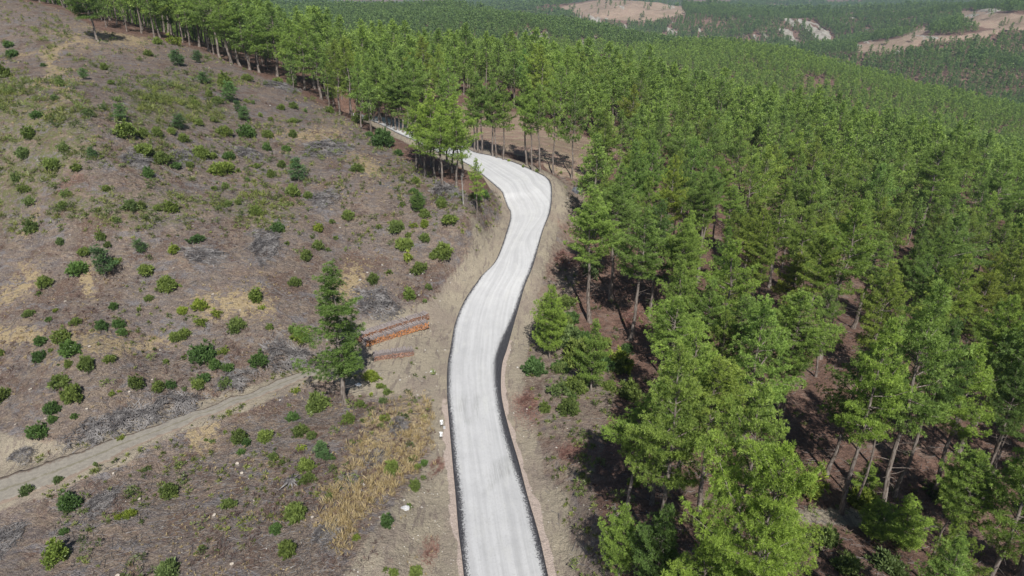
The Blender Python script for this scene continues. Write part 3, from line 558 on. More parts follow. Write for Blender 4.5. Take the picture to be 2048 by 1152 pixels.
for s, p, dp in zip(SPEC, q, dep):
    px, py, pt, wpx, kd, tint, desc, place = s
    h = float(np.clip(top_height(p, pt), 2, 22)); w = wpx * dp / FPX * (.84 if kd == 'N' else 1); x, y, z = map(float, p); j = int(rng.integers(0, 1000)); rz = float(rng.uniform(0, 6.28))
    if kd == 'L': m, H0, R0 = LONE, 15.5, 2.3
    elif kd == 'B': m, H0, R0 = BIG, 13, 3.9; h = min(h, 15.5)
    elif kd == 'H': m, H0, R0 = HILL, 10, 3.6; h = 11
    elif kd == 'Y': m = YOUNG[j % 3]; H0, R0 = 6, 1.6
    elif kd in 'MCSK': v = MID[j % 5]; m, H0, R0 = v, v[2], v[4]
    elif kd == 'R': v = (MID[1], MID[0], MID[3])[j % 3]; m, H0, R0 = v, v[2], v[4]
    else: v = (NEAR[1], NEAR[3], NEAR[4], NEAR[7], NEAR[0])[j % 5]; m, H0, R0 = v, v[2], v[4]
    if kd == 'K' and h > 17: h = float(rng.uniform(12.5, 16))
    k = float(rng.uniform(.88, 1.1)); tn = (tint[0] * k, tint[1] * k, tint[2] * k, 1)
    e = put_tree("young_pine" if kd == 'Y' else "pine_tree", m, x, y, z, (float(np.clip(w / (2 * R0), .45 * h / H0, 1.5 * h / H0)), h / H0), rz, tn, (float(rng.normal() * .015), float(rng.normal() * .02)))
    single_xy.append((x, y, 1.2 if kd in 'Y' else 2.4))
    grp = {"row": "pines in a row beyond the bend", "clump": "pines clumped inside the bend", "strip": "pines by the distant road strip", "crest": "pines along the hill crest", "young": "young pines right of the road"}.get(place)
    if place == "x": e["label"] = desc; e["category"] = "tree"
    elif grp: reg(e, desc, place, px, "tree", grp)
    else: reg(e, "tall %s pine by a clearing in the right-hand forest" % ("dark green" if tint is G_DARK else "pale green" if tint is G_BRIGHT else "mid green"), "edge", px, "tree", "pines in the right-hand forest")
single_xy = np.array(single_xy)

# forest fill
def blocked(x, y, z, px, py, d1):
    b = (inpoly(px, py, CLEAR) & (np.hypot(x, y) < 235)) | (inpoly(px, py, FIELD) & (y < 240)) | (d1 < np.where(y > 145, 2.6, 5.0)) | ((x < 2) & (y < 60)) | (inpoly(px, py, VERGE) & (y < 150)) | (inpoly(px, py, [(722,220),(830,258),(945,300),(960,345),(890,390),(722,250)]) & (y < 180))
    for p in OPEN_R: b |= inpoly(px, py, p) & (y < 260)
    r = np.hypot(x, y)
    for p in FARM: b |= (blur_poly(px, py, p, 2).astype(bool) | blur_poly(px, py - 7, p, 2).astype(bool)) & (r > 600) & (r < 3000)
    b |= (px > 1150) & (px < 1290) & (py > 560) & (py < 1400) & (y < 150)
    b &= ~((_hash(np.round(x), np.round(y), 5) < .035) & (r > 600))
    return b | (rockmask(x, y, px, py, r) > .3) | (rockmask(x, y + r * .012, px, py - 6, r) > .45)
def grid(r0, r1, sp, seed, keep=1.0):
    rg = np.random.default_rng(seed); X, Y = np.meshgrid(np.arange(-r1 * .72, r1 * .72, sp), np.arange(6, r1, sp)); X = X + (np.arange(X.shape[0]) % 2)[:, None] * sp * .5
    x = X.ravel(); y = Y.ravel(); m = (np.abs(x) < .80 * y + 22); x, y = x[m], y[m]; x = x + rg.uniform(-.42, .42, x.size) * sp; y = y + rg.uniform(-.42, .42, x.size) * sp
    r = np.hypot(x, y); m = (r > r0) & (r < r1) & (rg.uniform(size=x.size) < keep); return x[m], y[m]
FX, FY, FH = [], [], []
for r0, r1, sp, hh, kp in [(25, 125, 5.6, 14, .9), (125, 240, 4.6, 13, .92), (240, 900, 4.2, 9.2, .95), (900, 1700, 5.8, 11, .95), (1700, 3200, 12.5, 15, 1)]:
    x, y = grid(r0, r1, sp, int(r0), kp); FX.append(x); FY.append(y); FH.append(np.full(x.size, hh, float))
FX = np.concatenate(FX); FY = np.concatenate(FY); FH = np.concatenate(FH)
FZ, FD1, _, _ = ground(FX, FY, True); ppx, ppy, pdp = project(FX, FY, FZ)
ok = ~blocked(FX, FY, FZ, ppx, ppy, FD1)
gapn = fbm(FX, FY, 34, 201, 3); ok &= ~((gapn > .42) & (np.hypot(FX, FY) > 60))
ok &= (np.min(np.hypot(FX[:, None] - single_xy[:, 0], FY[:, None] - single_xy[:, 1]) - single_xy[:, 2], axis=1) > 0) | (np.hypot(FX, FY) > 250)
FX, FY, FZ, FH, ppx, ppy, pdp = (a[ok] for a in (FX, FY, FZ, FH, ppx, ppy, pdp))
rg = np.random.default_rng(5); r_ = np.hypot(FX, FY)
FH *= rg.uniform(.62, 1.2, FX.size) * (1 + .22 * fbm(FX, FY, 60, 207, 2)) * np.where((r_ < 110) & (FX > 0) & (rg.uniform(size=FX.size) < .12), .55, 1)
# leave out what stands far behind a nearer rise
vis = np.ones(FX.size, bool)
far_i = np.where(r_ > 200)[0]
for t in np.linspace(.08, .97, 26):
    hx, hy = FX[far_i] * t, FY[far_i] * t; hz_ = base_h(hx, hy); ray = CAM_Z + (FZ[far_i] + FH[far_i] - CAM_Z) * t
    vis[far_i] &= ~(hz_ - ray > 5 + 8 * t)
tx, ty, _ = project(FX, FY, FZ + FH)
vis &= (tx > -260) & (tx < 2300) & (ty < 1500)
FX, FY, FZ, FH, ppx, ppy, pdp, ty, tx = (a[vis] for a in (FX, FY, FZ, FH, ppx, ppy, pdp, ty, tx))
onscr = (tx > -70) & (tx < 2125) & (ty < 1152) & (ppy > 0)
score = np.where(onscr, FH / pdp, 0); order = np.argsort(-score)
NIND = 300 - len([s for s in SPEC]); ind = order[:NIND]; rest = np.setdiff1d(np.arange(FX.size), ind)
print("forest", FX.size, "individual", len(ind))
def forest_place(px, py):
    if px < 700: return "hill wood", "pine inside the wood behind the hill crest"
    if px < 1180 and py < 360: return "bend wood", "pine in the wood behind the bend"
    if py > 880: return "near", "pine in the foreground of the right-hand forest"
    if py > 640: return "mid", "pine in the middle of the right-hand forest"
    if py > 430: return "upper", "pine in the dense upper part of the right-hand forest"
    return "back", "pine at the back of the right-hand forest"
for i in ind:
    h = float(FH[i]); near = pdp[i] < 120; v = (NEAR if near else MID)[int(rg.integers(0, 8 if near else 5))]
    b = 1 + .16 * float(np.clip(fbm(FX[i:i+1], FY[i:i+1], 25, 300, 2)[0] * 2, -1, 1)) + float(rg.normal() * .07); yl = float(rg.normal() * .07)
    e = put_tree("pine_tree", v, float(FX[i]), float(FY[i]), float(FZ[i]), (h / v[2] * float(rg.uniform(.76, 1.1)), h / v[2]), float(rg.uniform(0, 6.28)), (b + yl + .04, b, b * .95 - yl, 1), (float(rg.normal() * .02), float(rg.normal() * .02)))
    k, dsc = forest_place(ppx[i], ppy[i]); tone = "pale green" if b > 1.07 else "dark green" if b < .93 else "mid green"; sz = "tall" if h > 14 else "short" if h < 10 else "medium"
    reg(e, "%s %s %s" % (sz, tone, dsc), k, ppx[i], "tree", "pines in the right-hand forest" if ppx[i] > 700 else "pines in the hill wood")

# the rest of the forest: one object scattering its trees over the ground
def src_collection(name, meshes):
    c = bpy.data.collections.new(name)
    for i, m in enumerate(meshes): o = bpy.data.objects.new("%s_%02d" % (name, i), m); c.objects.link(o)
    return c
def scatter(name, groups, label, cat):
    """groups: (collection, x, y, z, scale xy, scale z, index)"""
    ng = bpy.data.node_groups.new(name, 'GeometryNodeTree'); ng.interface.new_socket("Geometry", in_out='INPUT', socket_type='NodeSocketGeometry'); ng.interface.new_socket("Geometry", in_out='OUTPUT', socket_type='NodeSocketGeometry')
    N = ng.nodes; L = ng.links; gi = N.new("NodeGroupInput"); go = N.new("NodeGroupOutput"); jn = N.new("GeometryNodeJoinGeometry")
    X = []; At = dict(g=[], sx=[], sz=[], idx=[], rz=[])
    rq = np.random.default_rng(3)
    for k, (c, x, y, z, sx, sz, ix) in enumerate(groups):
        X.append(np.stack([x, y, z], -1)); At["g"].append(np.full(len(x), k)); At["sx"].append(sx); At["sz"].append(sz); At["idx"].append(ix); At["rz"].append(rq.uniform(0, 6.28, len(x)))
        def na(nm, ty='FLOAT'):
            n_ = N.new("GeometryNodeInputNamedAttribute"); n_.data_type = ty; n_.inputs["Name"].default_value = nm; return n_.outputs["Attribute"]
        cmp_ = N.new("FunctionNodeCompare"); cmp_.data_type = 'FLOAT'; cmp_.operation = 'EQUAL'; L.new(na("g"), cmp_.inputs["A"]); cmp_.inputs["B"].default_value = k; cmp_.inputs["Epsilon"].default_value = .1
        ci = N.new("GeometryNodeCollectionInfo"); ci.inputs["Collection"].default_value = c; ci.inputs["Separate Children"].default_value = True; ci.inputs["Reset Children"].default_value = True
        ip = N.new("GeometryNodeInstanceOnPoints"); L.new(gi.outputs[0], ip.inputs["Points"]); L.new(cmp_.outputs["Result"], ip.inputs["Selection"]); L.new(ci.outputs[0], ip.inputs["Instance"]); ip.inputs["Pick Instance"].default_value = True
        fi = N.new("FunctionNodeFloatToInt"); L.new(na("idx"), fi.inputs[0]); L.new(fi.outputs[0], ip.inputs["Instance Index"])
        cx_ = N.new("ShaderNodeCombineXYZ"); L.new(na("sx"), cx_.inputs[0]); L.new(na("sx"), cx_.inputs[1]); L.new(na("sz"), cx_.inputs[2]); L.new(cx_.outputs[0], ip.inputs["Scale"])
        cr_ = N.new("ShaderNodeCombineXYZ"); L.new(na("rz"), cr_.inputs[2]); L.new(cr_.outputs[0], ip.inputs["Rotation"])
        L.new(ip.outputs[0], jn.inputs[0])
    L.new(jn.outputs[0], go.inputs[0])
    X = np.concatenate(X); me = bpy.data.meshes.new(name); me.vertices.add(len(X)); me.vertices.foreach_set("co", X.astype(np.float32).ravel())
    for k, a in At.items(): at = me.attributes.new(k, 'FLOAT', 'POINT'); at.data.foreach_set("value", np.concatenate(a).astype(np.float32))
    o = link(name, me); md = o.modifiers.new("scatter", 'NODES'); md.node_group = ng
    return tag(o, label, cat, kind="stuff")
FARM_ = [one("far_pine_a%d" % i, pine(500 + i, 12, .22 + .05 * i, 1.9, 20, 1.1, .75, 8, .11, dead=0, wood=False, holes=.15, k=4), M_NEEDLE) for i in range(4)]
VFAR = [one("far_pine_b%d" % i, pine(520 + i, 12, .15, 1.9, 11, 1.6, 1.2, 6, .24, dead=0, wood=False, holes=0, k=3), M_NEEDLE_FAR) for i in range(4)]
MIDO = [one("mid_pine_%d" % i, pine(200 + i, H_, cb, Rc, 40, .62, .52, 10, .062, dead=3, k=5)) for i, (H_, cb, Rc) in enumerate([(13,.36,2.5),(14,.46,2.3),(12,.28,2.4),(14,.40,2.6),(11,.25,2.1)])]
NEARO = [one('near_pine_%d' % i, pine(100 + i, H_, cb, Rc, 76, .27, .195, 38, .0135, dead=8)) for i, (H_, cb, Rc) in enumerate([(14,.36,2.5),(15,.48,2.5),(13,.28,2.6)])]
rd = pdp[rest]; gs = []
for c_, lo, hi, H0, nv in [(src_collection("near_pines", NEARO), -1e9, 95, 14, 3), (src_collection("mid_pines", MIDO), 95, 230, 13, 5), (src_collection("far_pines", FARM_), 230, 620, 12, 4), (src_collection("farther_pines", VFAR), 620, 1e9, 12, 4)]:
    k = rest[(rd >= lo) & (rd < hi)]; sz = FH[k] / H0; wide = np.where(pdp[k] > 1500, 1.6, np.where(pdp[k] > 850, 1.1, 1.0))
    print(c_.name, len(k)); gs.append((c_, FX[k], FY[k], FZ[k], sz * rg.uniform(.85, 1.2, len(k)) * wide, sz, rg.integers(0, nv, len(k))))
scatter("pine_forest", gs, "dense pine forest covering the valley and ridges beyond the road", "forest")
# ---------------------------------------------------------------- bushes of the cleared slope: column, base row, width, kind
def reg_list(off, sc, s):
    out = []
    for t in s.split():
        a = t.split(','); out.append((off[0] + float(a[0]) / sc, off[1] + float(a[1]) / sc, float(a[2]) / sc, a[3]))
    return out
BL = reg_list((0, 0), 2.88, """52,280,75,d 78,328,70,d 20,450,90,g 250,385,40,d 602,405,55,g 855,325,60,g 640,488,50,g 487,460,45,c 355,500,65,o 595,640,55,o 60,545,70,o 220,690,75,d 180,810,80,t 145,925,80,o 700,710,75,c
1140,365,50,c 1030,385,70,c 990,335,40,g 1180,490,60,c 1320,595,85,c 1375,650,50,c 1410,700,60,c 1425,795,105,d 1425,468,65,g 1300,505,100,g 1210,508,30,g 910,258,55,g 1005,265,110,y 835,580,40,g 890,538,40,g 1105,570,40,d
1125,615,55,g 1255,600,70,g 1205,560,50,g 1230,708,45,g 1145,725,60,g 1035,755,70,c 990,780,55,g 730,808,150,w 830,795,65,g 910,795,70,g 1060,825,70,g 1295,790,90,g 1620,635,50,g 1690,628,60,g 1760,650,35,d 1500,675,45,g
1560,698,40,g 1690,710,55,g 1545,800,65,g 1690,795,65,g 830,908,115,g 940,960,110,g 1165,930,110,g 1230,920,60,g 1325,925,75,d 1540,875,65,d 1650,875,50,d 1480,975,60,g 1020,985,70,d 1095,975,60,g 1290,1015,150,w 1375,1000,40,g
1625,970,65,g 1695,955,50,g 1725,1055,85,c 1565,1025,55,g 1430,1048,35,d 860,1030,70,d 545,925,50,c 590,920,35,g 375,895,80,o 620,1110,50,g 680,590,50,o 1690,1140,90,g 1780,1150,60,g 385,1150,80,o 150,1120,80,g 310,1000,100,g
1300,1090,50,o 1235,1100,45,g 315,580,50,o 510,690,80,o 980,600,30,g 1680,490,60,o 1600,490,70,g 1190,340,30,o 100,1060,60,o 450,1000,80,g 1900,650,60,g 1460,600,40,o 1420,590,35,g""")
BL += reg_list((0, 400), 2.88, """190,200,90,o 590,245,65,g 625,288,50,g 1140,260,95,d 1480,95,80,g 1375,30,50,g 1315,45,60,g 1605,195,85,d 820,330,65,c 680,155,60,o 355,270,55,o 1005,320,75,y 495,340,70,g 675,395,80,g 470,450,120,d
615,475,110,c 850,460,115,g 270,520,95,g 230,555,40,g 975,545,125,g 865,590,60,g 1485,600,90,t 1835,190,70,y 1935,235,40,g 1655,265,40,g 1835,295,75,g 1890,300,35,g 1765,360,80,g 1700,505,80,g 1910,135,30,g 1995,120,50,g
170,680,60,g 285,710,50,d 325,655,45,y 440,725,70,g 660,635,60,d 805,650,40,g 1055,670,70,y 1160,655,110,y 1250,695,80,y 1160,750,95,y 1510,640,50,y 590,755,90,d 690,745,70,d 705,785,65,d 1375,780,110,g 1015,825,85,g
1070,810,75,g 1555,755,50,g 1695,780,65,g 1740,840,120,y 240,850,95,d 365,825,100,g 415,910,140,d 235,935,100,d 295,880,40,g 640,945,70,g 515,1005,105,g 400,970,50,g 10,900,50,g 1180,960,145,d 1290,905,80,y 1245,990,80,d
1320,1010,80,d 960,950,45,g 1065,925,45,g 1505,1005,110,d 360,1110,145,g 795,1105,95,g 920,1120,85,g 990,1095,65,d 1185,1070,85,d 1150,1110,80,g 1070,1115,40,o 1310,1115,95,o 820,60,60,g 910,70,50,g 990,80,90,g 760,80,90,o 370,60,60,g 180,50,80,o""")
BL += reg_list((0, 752), 2.88, """435,185,130,g 20,155,110,g 315,240,100,d 310,280,60,d 435,265,45,d 245,405,115,d 700,375,50,y 1835,215,150,g 1690,265,85,d 1735,350,95,g 1800,365,70,g 1385,395,105,g 1425,405,60,d 1530,385,105,g 1395,455,50,d
1580,490,70,g 1630,515,40,g 1740,435,65,y 1770,560,115,g 1775,630,105,g 1880,490,60,c 1915,490,45,d 410,800,130,u 985,710,110,g 1025,535,40,g 845,560,50,o 755,825,80,y 690,832,50,y 1320,770,95,g 1715,835,145,g 1590,910,80,d
1665,1040,120,g 350,1090,155,t 375,920,60,d 980,1190,160,o 1895,725,60,g 1165,1000,45,g 1130,1040,35,g 165,690,80,o 340,620,60,o 1705,110,60,y 550,525,40,o 1985,285,60,g 1300,335,30,g 1225,395,40,o 1190,380,30,g 650,130,50,y 690,105,30,y""")
BL += reg_list((600, 400), 2.88, """280,125,75,g 185,140,40,g 555,200,100,g 455,172,45,g 815,50,65,g 720,110,75,g 860,170,140,w 720,165,60,y 655,175,60,y 625,225,50,g 720,253,70,g 600,305,110,g 830,370,120,g 770,350,60,g 690,440,105,g
620,370,90,y 425,490,75,g 515,435,45,g 635,590,90,t 740,525,50,g 720,600,40,o 415,1055,100,y 465,1090,60,g 590,40,40,g 685,50,50,c 1350,1020,150,d 1560,720,110,d 1740,850,60,d 1780,1100,85,g 1840,1000,90,g 1500,1010,110,o 1570,1150,60,d 1880,880,70,d""")
BL += reg_list((600, 752), 2.88, """1550,235,140,g 1410,215,80,g 285,275,90,g 350,190,90,g 490,265,60,y 365,270,45,g 500,110,50,g 530,570,110,g 665,665,80,g 655,490,50,d 680,540,50,g 715,520,50,d 710,600,40,g 500,875,90,u 170,720,65,g
325,950,50,y 630,765,45,g 665,1170,90,g 495,1130,40,g 540,1160,60,g 480,160,50,o 410,120,40,y 450,300,30,g 120,480,70,c 1920,640,80,y""")
BL += reg_list((700, 180), 4.096, """270,480,200,d 155,380,70,d 400,540,90,d 540,770,75,g 520,855,80,d 570,960,85,c 430,960,60,g 750,945,95,g 865,875,50,g 60,680,110,g 1040,910,100,d 1100,900,100,d 60,270,110,g 150,250,80,g 1420,640,40,g 1530,675,40,g 1730,690,40,g 1300,590,40,y""")
BL += [(1715, 1020, 70, 'y'), (1610, 1000, 90, 'y'), (1650, 1095, 55, 'o'), (1770, 1150, 70, 'o'), (1690, 1150, 60, 'o'), (1590, 1095, 50, 'o'), (1450, 1010, 60, 'o'), (1880, 1010, 60, 'g'), (1128, 668, 60, 'g'), (1150, 735, 62, 'g'), (1168, 690, 50, 'd'), (1205, 700, 40, 'g'), (1240, 742, 60, 'y'), (1120, 745, 40, 'd'), (1115, 800, 50, 'o'), (1150, 790, 55, 'g'), (1260, 800, 50, 'g'), (1130, 620, 50, 'g'), (1180, 560, 50, 'o'), (1130, 700, 60, 'o'), (1200, 745, 60, 'd')]
q, dep = pts_at(BL); rng = np.random.default_rng(77)
W_ = {'g': "bright green", 'd': "dark green", 'y': "yellow-green", 'o': "faded olive", 'c': "dark bluish", 't': "tall bright green", 'u': "tall dark green", 'w': "wide low green"}
def slope_place(px, py):
    if px > 1020: return "rb", "right of the white road"
    if py > 1020 - .40 * px and px < 640 and py > 760 and py > 1000 - .42 * px: return ("lo1", "on the slope below the dirt track") if py > 900 else ("lo2", "just below the dirt track")
    if px > 640 and py > 760: return "gr", "between the lone pine and the road edge"
    if px > 620 and py < 640: return "bd", "on the slope inside the road bend"
    if py > 620: return "ab", "on the slope just above the dirt track"
    if py > 450: return "mi", "across the middle of the cleared slope"
    if py > 260: return "up", "on the upper cleared slope"
    return "tp", "near the top of the cleared hill"
for i, (b, p, dp) in enumerate(zip(BL, q, dep)):
    px, py, wpx, kd = b; w = wpx * dp / FPX; x, y, z = map(float, p); j = int(rng.integers(0, 1000)); k = float(rng.uniform(.85, 1.15)); rz = float(rng.uniform(0, 6.28)); far_ = wpx < 16
    yo = w * .32; xx, yy = x + x / y * yo, y + yo; z = gz(xx, yy)
    size = "large" if w > 2.0 else "small" if w < 1.15 else "medium"
    pl, ptxt = slope_place(px, py)
    if kd == 'c':
        o = link("conifer_sapling", SAPL[j % 3], None, (xx, yy, z), rz, (w / 1.5, w / 1.5, w / 1.5 * float(rng.uniform(.55, .85)))); c = G_CON; nm = "young conifer"; cat = "small tree"
    else:
        m = (BUSHT if kd in 'tu' else SPARSE if kd in 'oy' and j % 2 else BUSHL if far_ else BUSH); m = m[j % len(m)]; hs = {'w': .85, 'y': 1.1, 't': 1.15, 'u': 1.15}.get(kd, float(rng.uniform(1.1, 1.5)))
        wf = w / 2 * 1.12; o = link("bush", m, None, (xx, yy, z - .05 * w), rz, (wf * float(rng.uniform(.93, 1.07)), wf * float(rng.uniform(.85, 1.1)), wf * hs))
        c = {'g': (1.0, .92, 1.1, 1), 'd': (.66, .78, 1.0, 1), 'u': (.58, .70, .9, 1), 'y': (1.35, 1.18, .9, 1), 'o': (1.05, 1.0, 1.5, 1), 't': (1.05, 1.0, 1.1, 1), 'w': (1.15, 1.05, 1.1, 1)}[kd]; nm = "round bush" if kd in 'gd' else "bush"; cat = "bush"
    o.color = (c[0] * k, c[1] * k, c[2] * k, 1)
    reg(o, "%s %s %s" % (size, W_[kd], nm), ptxt, px, cat, "bushes scattered %s" % ptxt)

# ---------------------------------------------------------------- brush piles, stumps, rocks
def sticks(seed, n, L, lo=.012, hi=.03, heap=.35, flat=True, R_=1.0):
    rg_ = np.random.default_rng(seed); ps = []
    for i in range(n):
        a = rg_.uniform(0, 6.28); rr2 = R_ * math.sqrt(rg_.uniform()) * (1 + .28 * math.sin(a * 2 + seed) + .2 * math.sin(a * 5 + seed * 2) + .12 * rg_.normal()); c = np.array([math.cos(a) * rr2, math.sin(a) * rr2, heap * max(0, 1 - rr2 / R_) * rg_.uniform(.1, 1) + .03])
        b = rg_.uniform(0, 6.28); l = L * rg_.uniform(.3, 1); d = np.array([math.cos(b), math.sin(b), rg_.normal() * .18]) * l / 2; m = c + rg_.normal(size=3) * l * .06
        r_s = rg_.uniform(lo, hi); ps.append(prism(np.array([c - d, m, c + d]), np.array([r_s, r_s * .8, r_s * .35]), 3))
    return join(ps)
SL = [np_mesh("slash_%d" % i, *sticks(600 + i, 700, .55, .006, .019, .36), [M_TWIG]) for i in range(4)]
SR = [np_mesh("red_slash_%d" % i, *sticks(620 + i, 420, .5, .006, .018, .2), [M_REDTWIG]) for i in range(2)]
PILES = [(415,512,100,20,0,"thin grey pile of cut branches in the middle of the cleared slope"),(531,488,62,34,0,"square grey pile of cut branches near the middle of the slope"),(575,705,110,34,0,"grey branch pile above the dirt track, left of the lone pine"),
 (465,755,80,30,0,"grey branch pile just above the middle of the dirt track"),(752,612,95,42,0,"dark grey branch pile above the log stacks"),(262,828,120,52,0,"left half of the long grey branch heap above the dirt track"),
 (352,800,110,44,0,"right half of the long grey branch heap above the dirt track"),(185,852,90,48,0,"left end of the branch heap, beside the dark bush above the track"),(655,1062,64,60,0,"grey branch pile in the dry grass near the lower road bank"),
 (15,1075,70,60,0,"grey branch pile at the lower left corner"),(655,297,95,22,0,"long grey branch pile near the ridge right of centre"),(365,316,50,18,0,"small grey branch pile between two bright bushes on the upper slope"),
 (495,306,60,16,0,"thin grey branch pile right of the bushes on the upper slope"),(272,322,60,18,0,"thin grey branch pile at the left of the upper bushes"),(562,174,70,16,0,"grey branch pile below the wood at the hill crest"),
 (800,848,44,40,0,"spiky grey branch pile at the top of the dry grass"),(752,915,60,50,0,"line of grey branches beside the dry grass, middle part"),(700,965,60,40,0,"line of grey branches beside the dry grass, lower part"),
 (892,382,70,30,0,"grey branches under the pine clump at the bend"),(640,400,60,20,0,"faint grey litter pile on the slope west of the bend"),(40,905,60,24,0,"scattered grey branches at the left end of the track"),(205,1000,60,40,0,"grey branches beside the tall dark bush below the track"),
 (1122,512,58,44,1,"reddish brown branch pile on the right verge below the bend"),(1062,800,60,34,1,"reddish branch scatter on the right verge beside the wide black edge"),(1142,905,60,30,1,"reddish branch scatter on the right verge in the foreground"),
 (878,928,34,40,1,"reddish dead branches on the left road shoulder beyond the bank"),(866,1105,50,56,1,"reddish dead branches at the foot of the left road bank"),(1440,945,50,30,1,"reddish branches under the pines in the right foreground"),(1268,640,60,40,1,"reddish needles and branches under the right-hand pines")]
q, dep = pts_at(PILES)
for i, (s, p, dp) in enumerate(zip(PILES, q, dep)):
    w = s[2] * dp / FPX / 2; el = math.asin(min(1, (CAM_Z - p[2]) / np.linalg.norm(p - [0, 0, CAM_Z]))); dpt = s[3] * dp / FPX / 2 / max(math.sin(el), .25)
    o = link("brush_pile", (SR if s[4] else SL)[i % (2 if s[4] else 4)], None, tuple(map(float, p)), float(rng.uniform(-.3, .3)), (w, min(dpt, 2.2 * w), max(.7, (w * dpt) ** .5 * .75)))
    g_ = base_h(np.array([p[0] + .5, p[0] - .5, p[0], p[0]]), np.array([p[1], p[1], p[1] + .5, p[1] - .5])); o.rotation_euler = (math.atan(g_[2] - g_[3]), -math.atan(g_[0] - g_[1]), o.rotation_euler[2]); tag(o, s[5], "brush pile", "piles of cut branches")
M_CUT = simple("cut_wood", (.42, .36, .29), (.62, .56, .49), 6)
def stump(seed, h=.26, r=.2):
    rg_ = np.random.default_rng(seed); k = 12; a = np.arange(k) * 2 * math.pi / k; w = 1 + .12 * rg_.normal(size=k); V = []
    for z, f in ((-.3, 1.7), (.02, 1.3), (h * .6, 1.02), (h, 1.0)): V += [[math.cos(t) * r * f * q_, math.sin(t) * r * f * q_ * .9, z + (.03 * math.cos(t + 1) if z == h else 0)] for t, q_ in zip(a, w)]
    V.append([0, 0, h + .005]); I = np.arange(4 * k).reshape(4, k); F = np.stack([I[:-1], np.roll(I[:-1], -1, 1), np.roll(I[1:], -1, 1), I[1:]], -1).reshape(-1, 4)
    T = np.stack([I[3], np.roll(I[3], -1), np.full(k, 4 * k)], -1); return V, [F, T], [0] * len(F) + [1] * k
def mk_stump(i, **kw): V, F, mi = stump(i, **kw); return np_mesh("stump", V, F, [M_BARK, M_CUT], mi=mi)
STM = [mk_stump(i) for i in range(3)]
STUMPS = [(347,538),(426,591),(131,605),(485,706),(305,761),(62,781),(179,695),(259,786),(347,784),(545,460),(425,439),(387,453),(160,440),(31,851),(91,839),(475,930),(484,949),(227,949),(279,1001),(509,1002),(429,1033),(464,1131),(625,1037),(415,276),(340,168),(174,820),(438,124),(83,40),(560,420),(590,545),(740,905),(236,1155)]
q, dep = pts_at(STUMPS)
for i, (s, p) in enumerate(zip(STUMPS, q)):
    o = link("tree_stump", STM[i % 3], None, tuple(map(float, p)), float(rng.uniform(0, 6.28)), float(rng.uniform(.5, .85)))
    reg(o, "pale-topped cut pine stump", slope_place(*s)[1], s[0], "stump", "cut stumps on the cleared slope")
p = pts_at([(583, 968)])[0][0]; rt = []
rg_ = np.random.default_rng(9)
for i in range(11):
    a = i * .571; L = rg_.uniform(.6, 1.25); d = np.array([math.cos(a), math.sin(a), 0]); rt.append(prism(np.array([[0, 0, .5] + d * .1, [0, 0, .35] + d * .4 * L, d * L + [0, 0, rg_.uniform(-.1, .25)]]), np.array([.16, .10, .025]), 6))
rt.append(prism(np.array([[0, 0, -.3], [0, 0, .3], [.05, 0, .62]]), np.array([.3, .24, .2]), 10)); V, F = join(rt)
tag(link("uprooted_stump", np_mesh("uprooted_stump", V, F, [M_TWIG], smooth=True), None, tuple(map(float, p))), "gnarled grey uprooted stump with splayed roots below the dirt track", "stump")
M_ROCK = simple("pale_rock", (.30, .275, .25), (.60, .57, .53), 3, bump=.6); M_DROCK = simple("dark_rock", (.07, .075, .09), (.15, .16, .18), 3)
def rock_mesh(seed):
    bm = bmesh.new(); bmesh.ops.create_icosphere(bm, subdivisions=2, radius=1); rg_ = np.random.default_rng(seed); K = unit(rg_.normal(size=(7, 3))); c = rg_.uniform(.5, .85, 7)
    for v in bm.verts:
        q_ = np.array(v.co)
        for kk, cc in zip(K, c):
            d_ = q_ @ kk
            if d_ > cc: q_ = q_ - kk * (d_ - cc)
        v.co = Vector(q_ * [1, .8, .6])
    me_ = bpy.data.meshes.new("rock"); bm.to_mesh(me_); bm.free(); return me_
RK = [rock_mesh(i) for i in range(4)]
for m in RK: m.materials.append(M_ROCK)
ROCKS = [(845,548,.45),(838,590,.4),(818,600,.35),(868,742,.4),(873,748,.3),(852,745,.25),(720,560,.6),(735,545,.5),(820,548,.4),(765,530,.5),(880,602,.35),(862,560,.4),(800,760,.35),(835,790,.3),(680,455,.4),(1020,700,.35),(1035,735,.4),(1250,760,.4),(1595,975,.45),(1730,970,.5),(1770,1040,.4),(808,1000,.3),(1020,560,.3),(462,130,.5),(446,120,.4),(480,620,.3),(320,700,.3),(890,700,.3),(75,320,.35),(140,470,.3),(560,800,.3),(655,680,.4)]
q, dep = pts_at(ROCKS); 
for s, p in zip(ROCKS, q):
    o = link("rock", RK[int(rng.integers(0, 4))], None, tuple(map(float, p)), float(rng.uniform(0, 6.28)), s[2] * .42)
    reg(o, "pale angular rock", slope_place(s[0], s[1])[1], s[0], "rock", "pale rocks on the ground")
p = pts_at([(1154, 388)])[0][0]; dr = RK[1].copy(); dr.materials.clear(); dr.materials.append(M_DROCK)
tag(link("boulder", dr, None, tuple(map(float, p + [0, .8, .3])), .4, (1.5, 1.0, 1.3)), "dark blue-grey block half under the pines at the outer bend", "boulder")

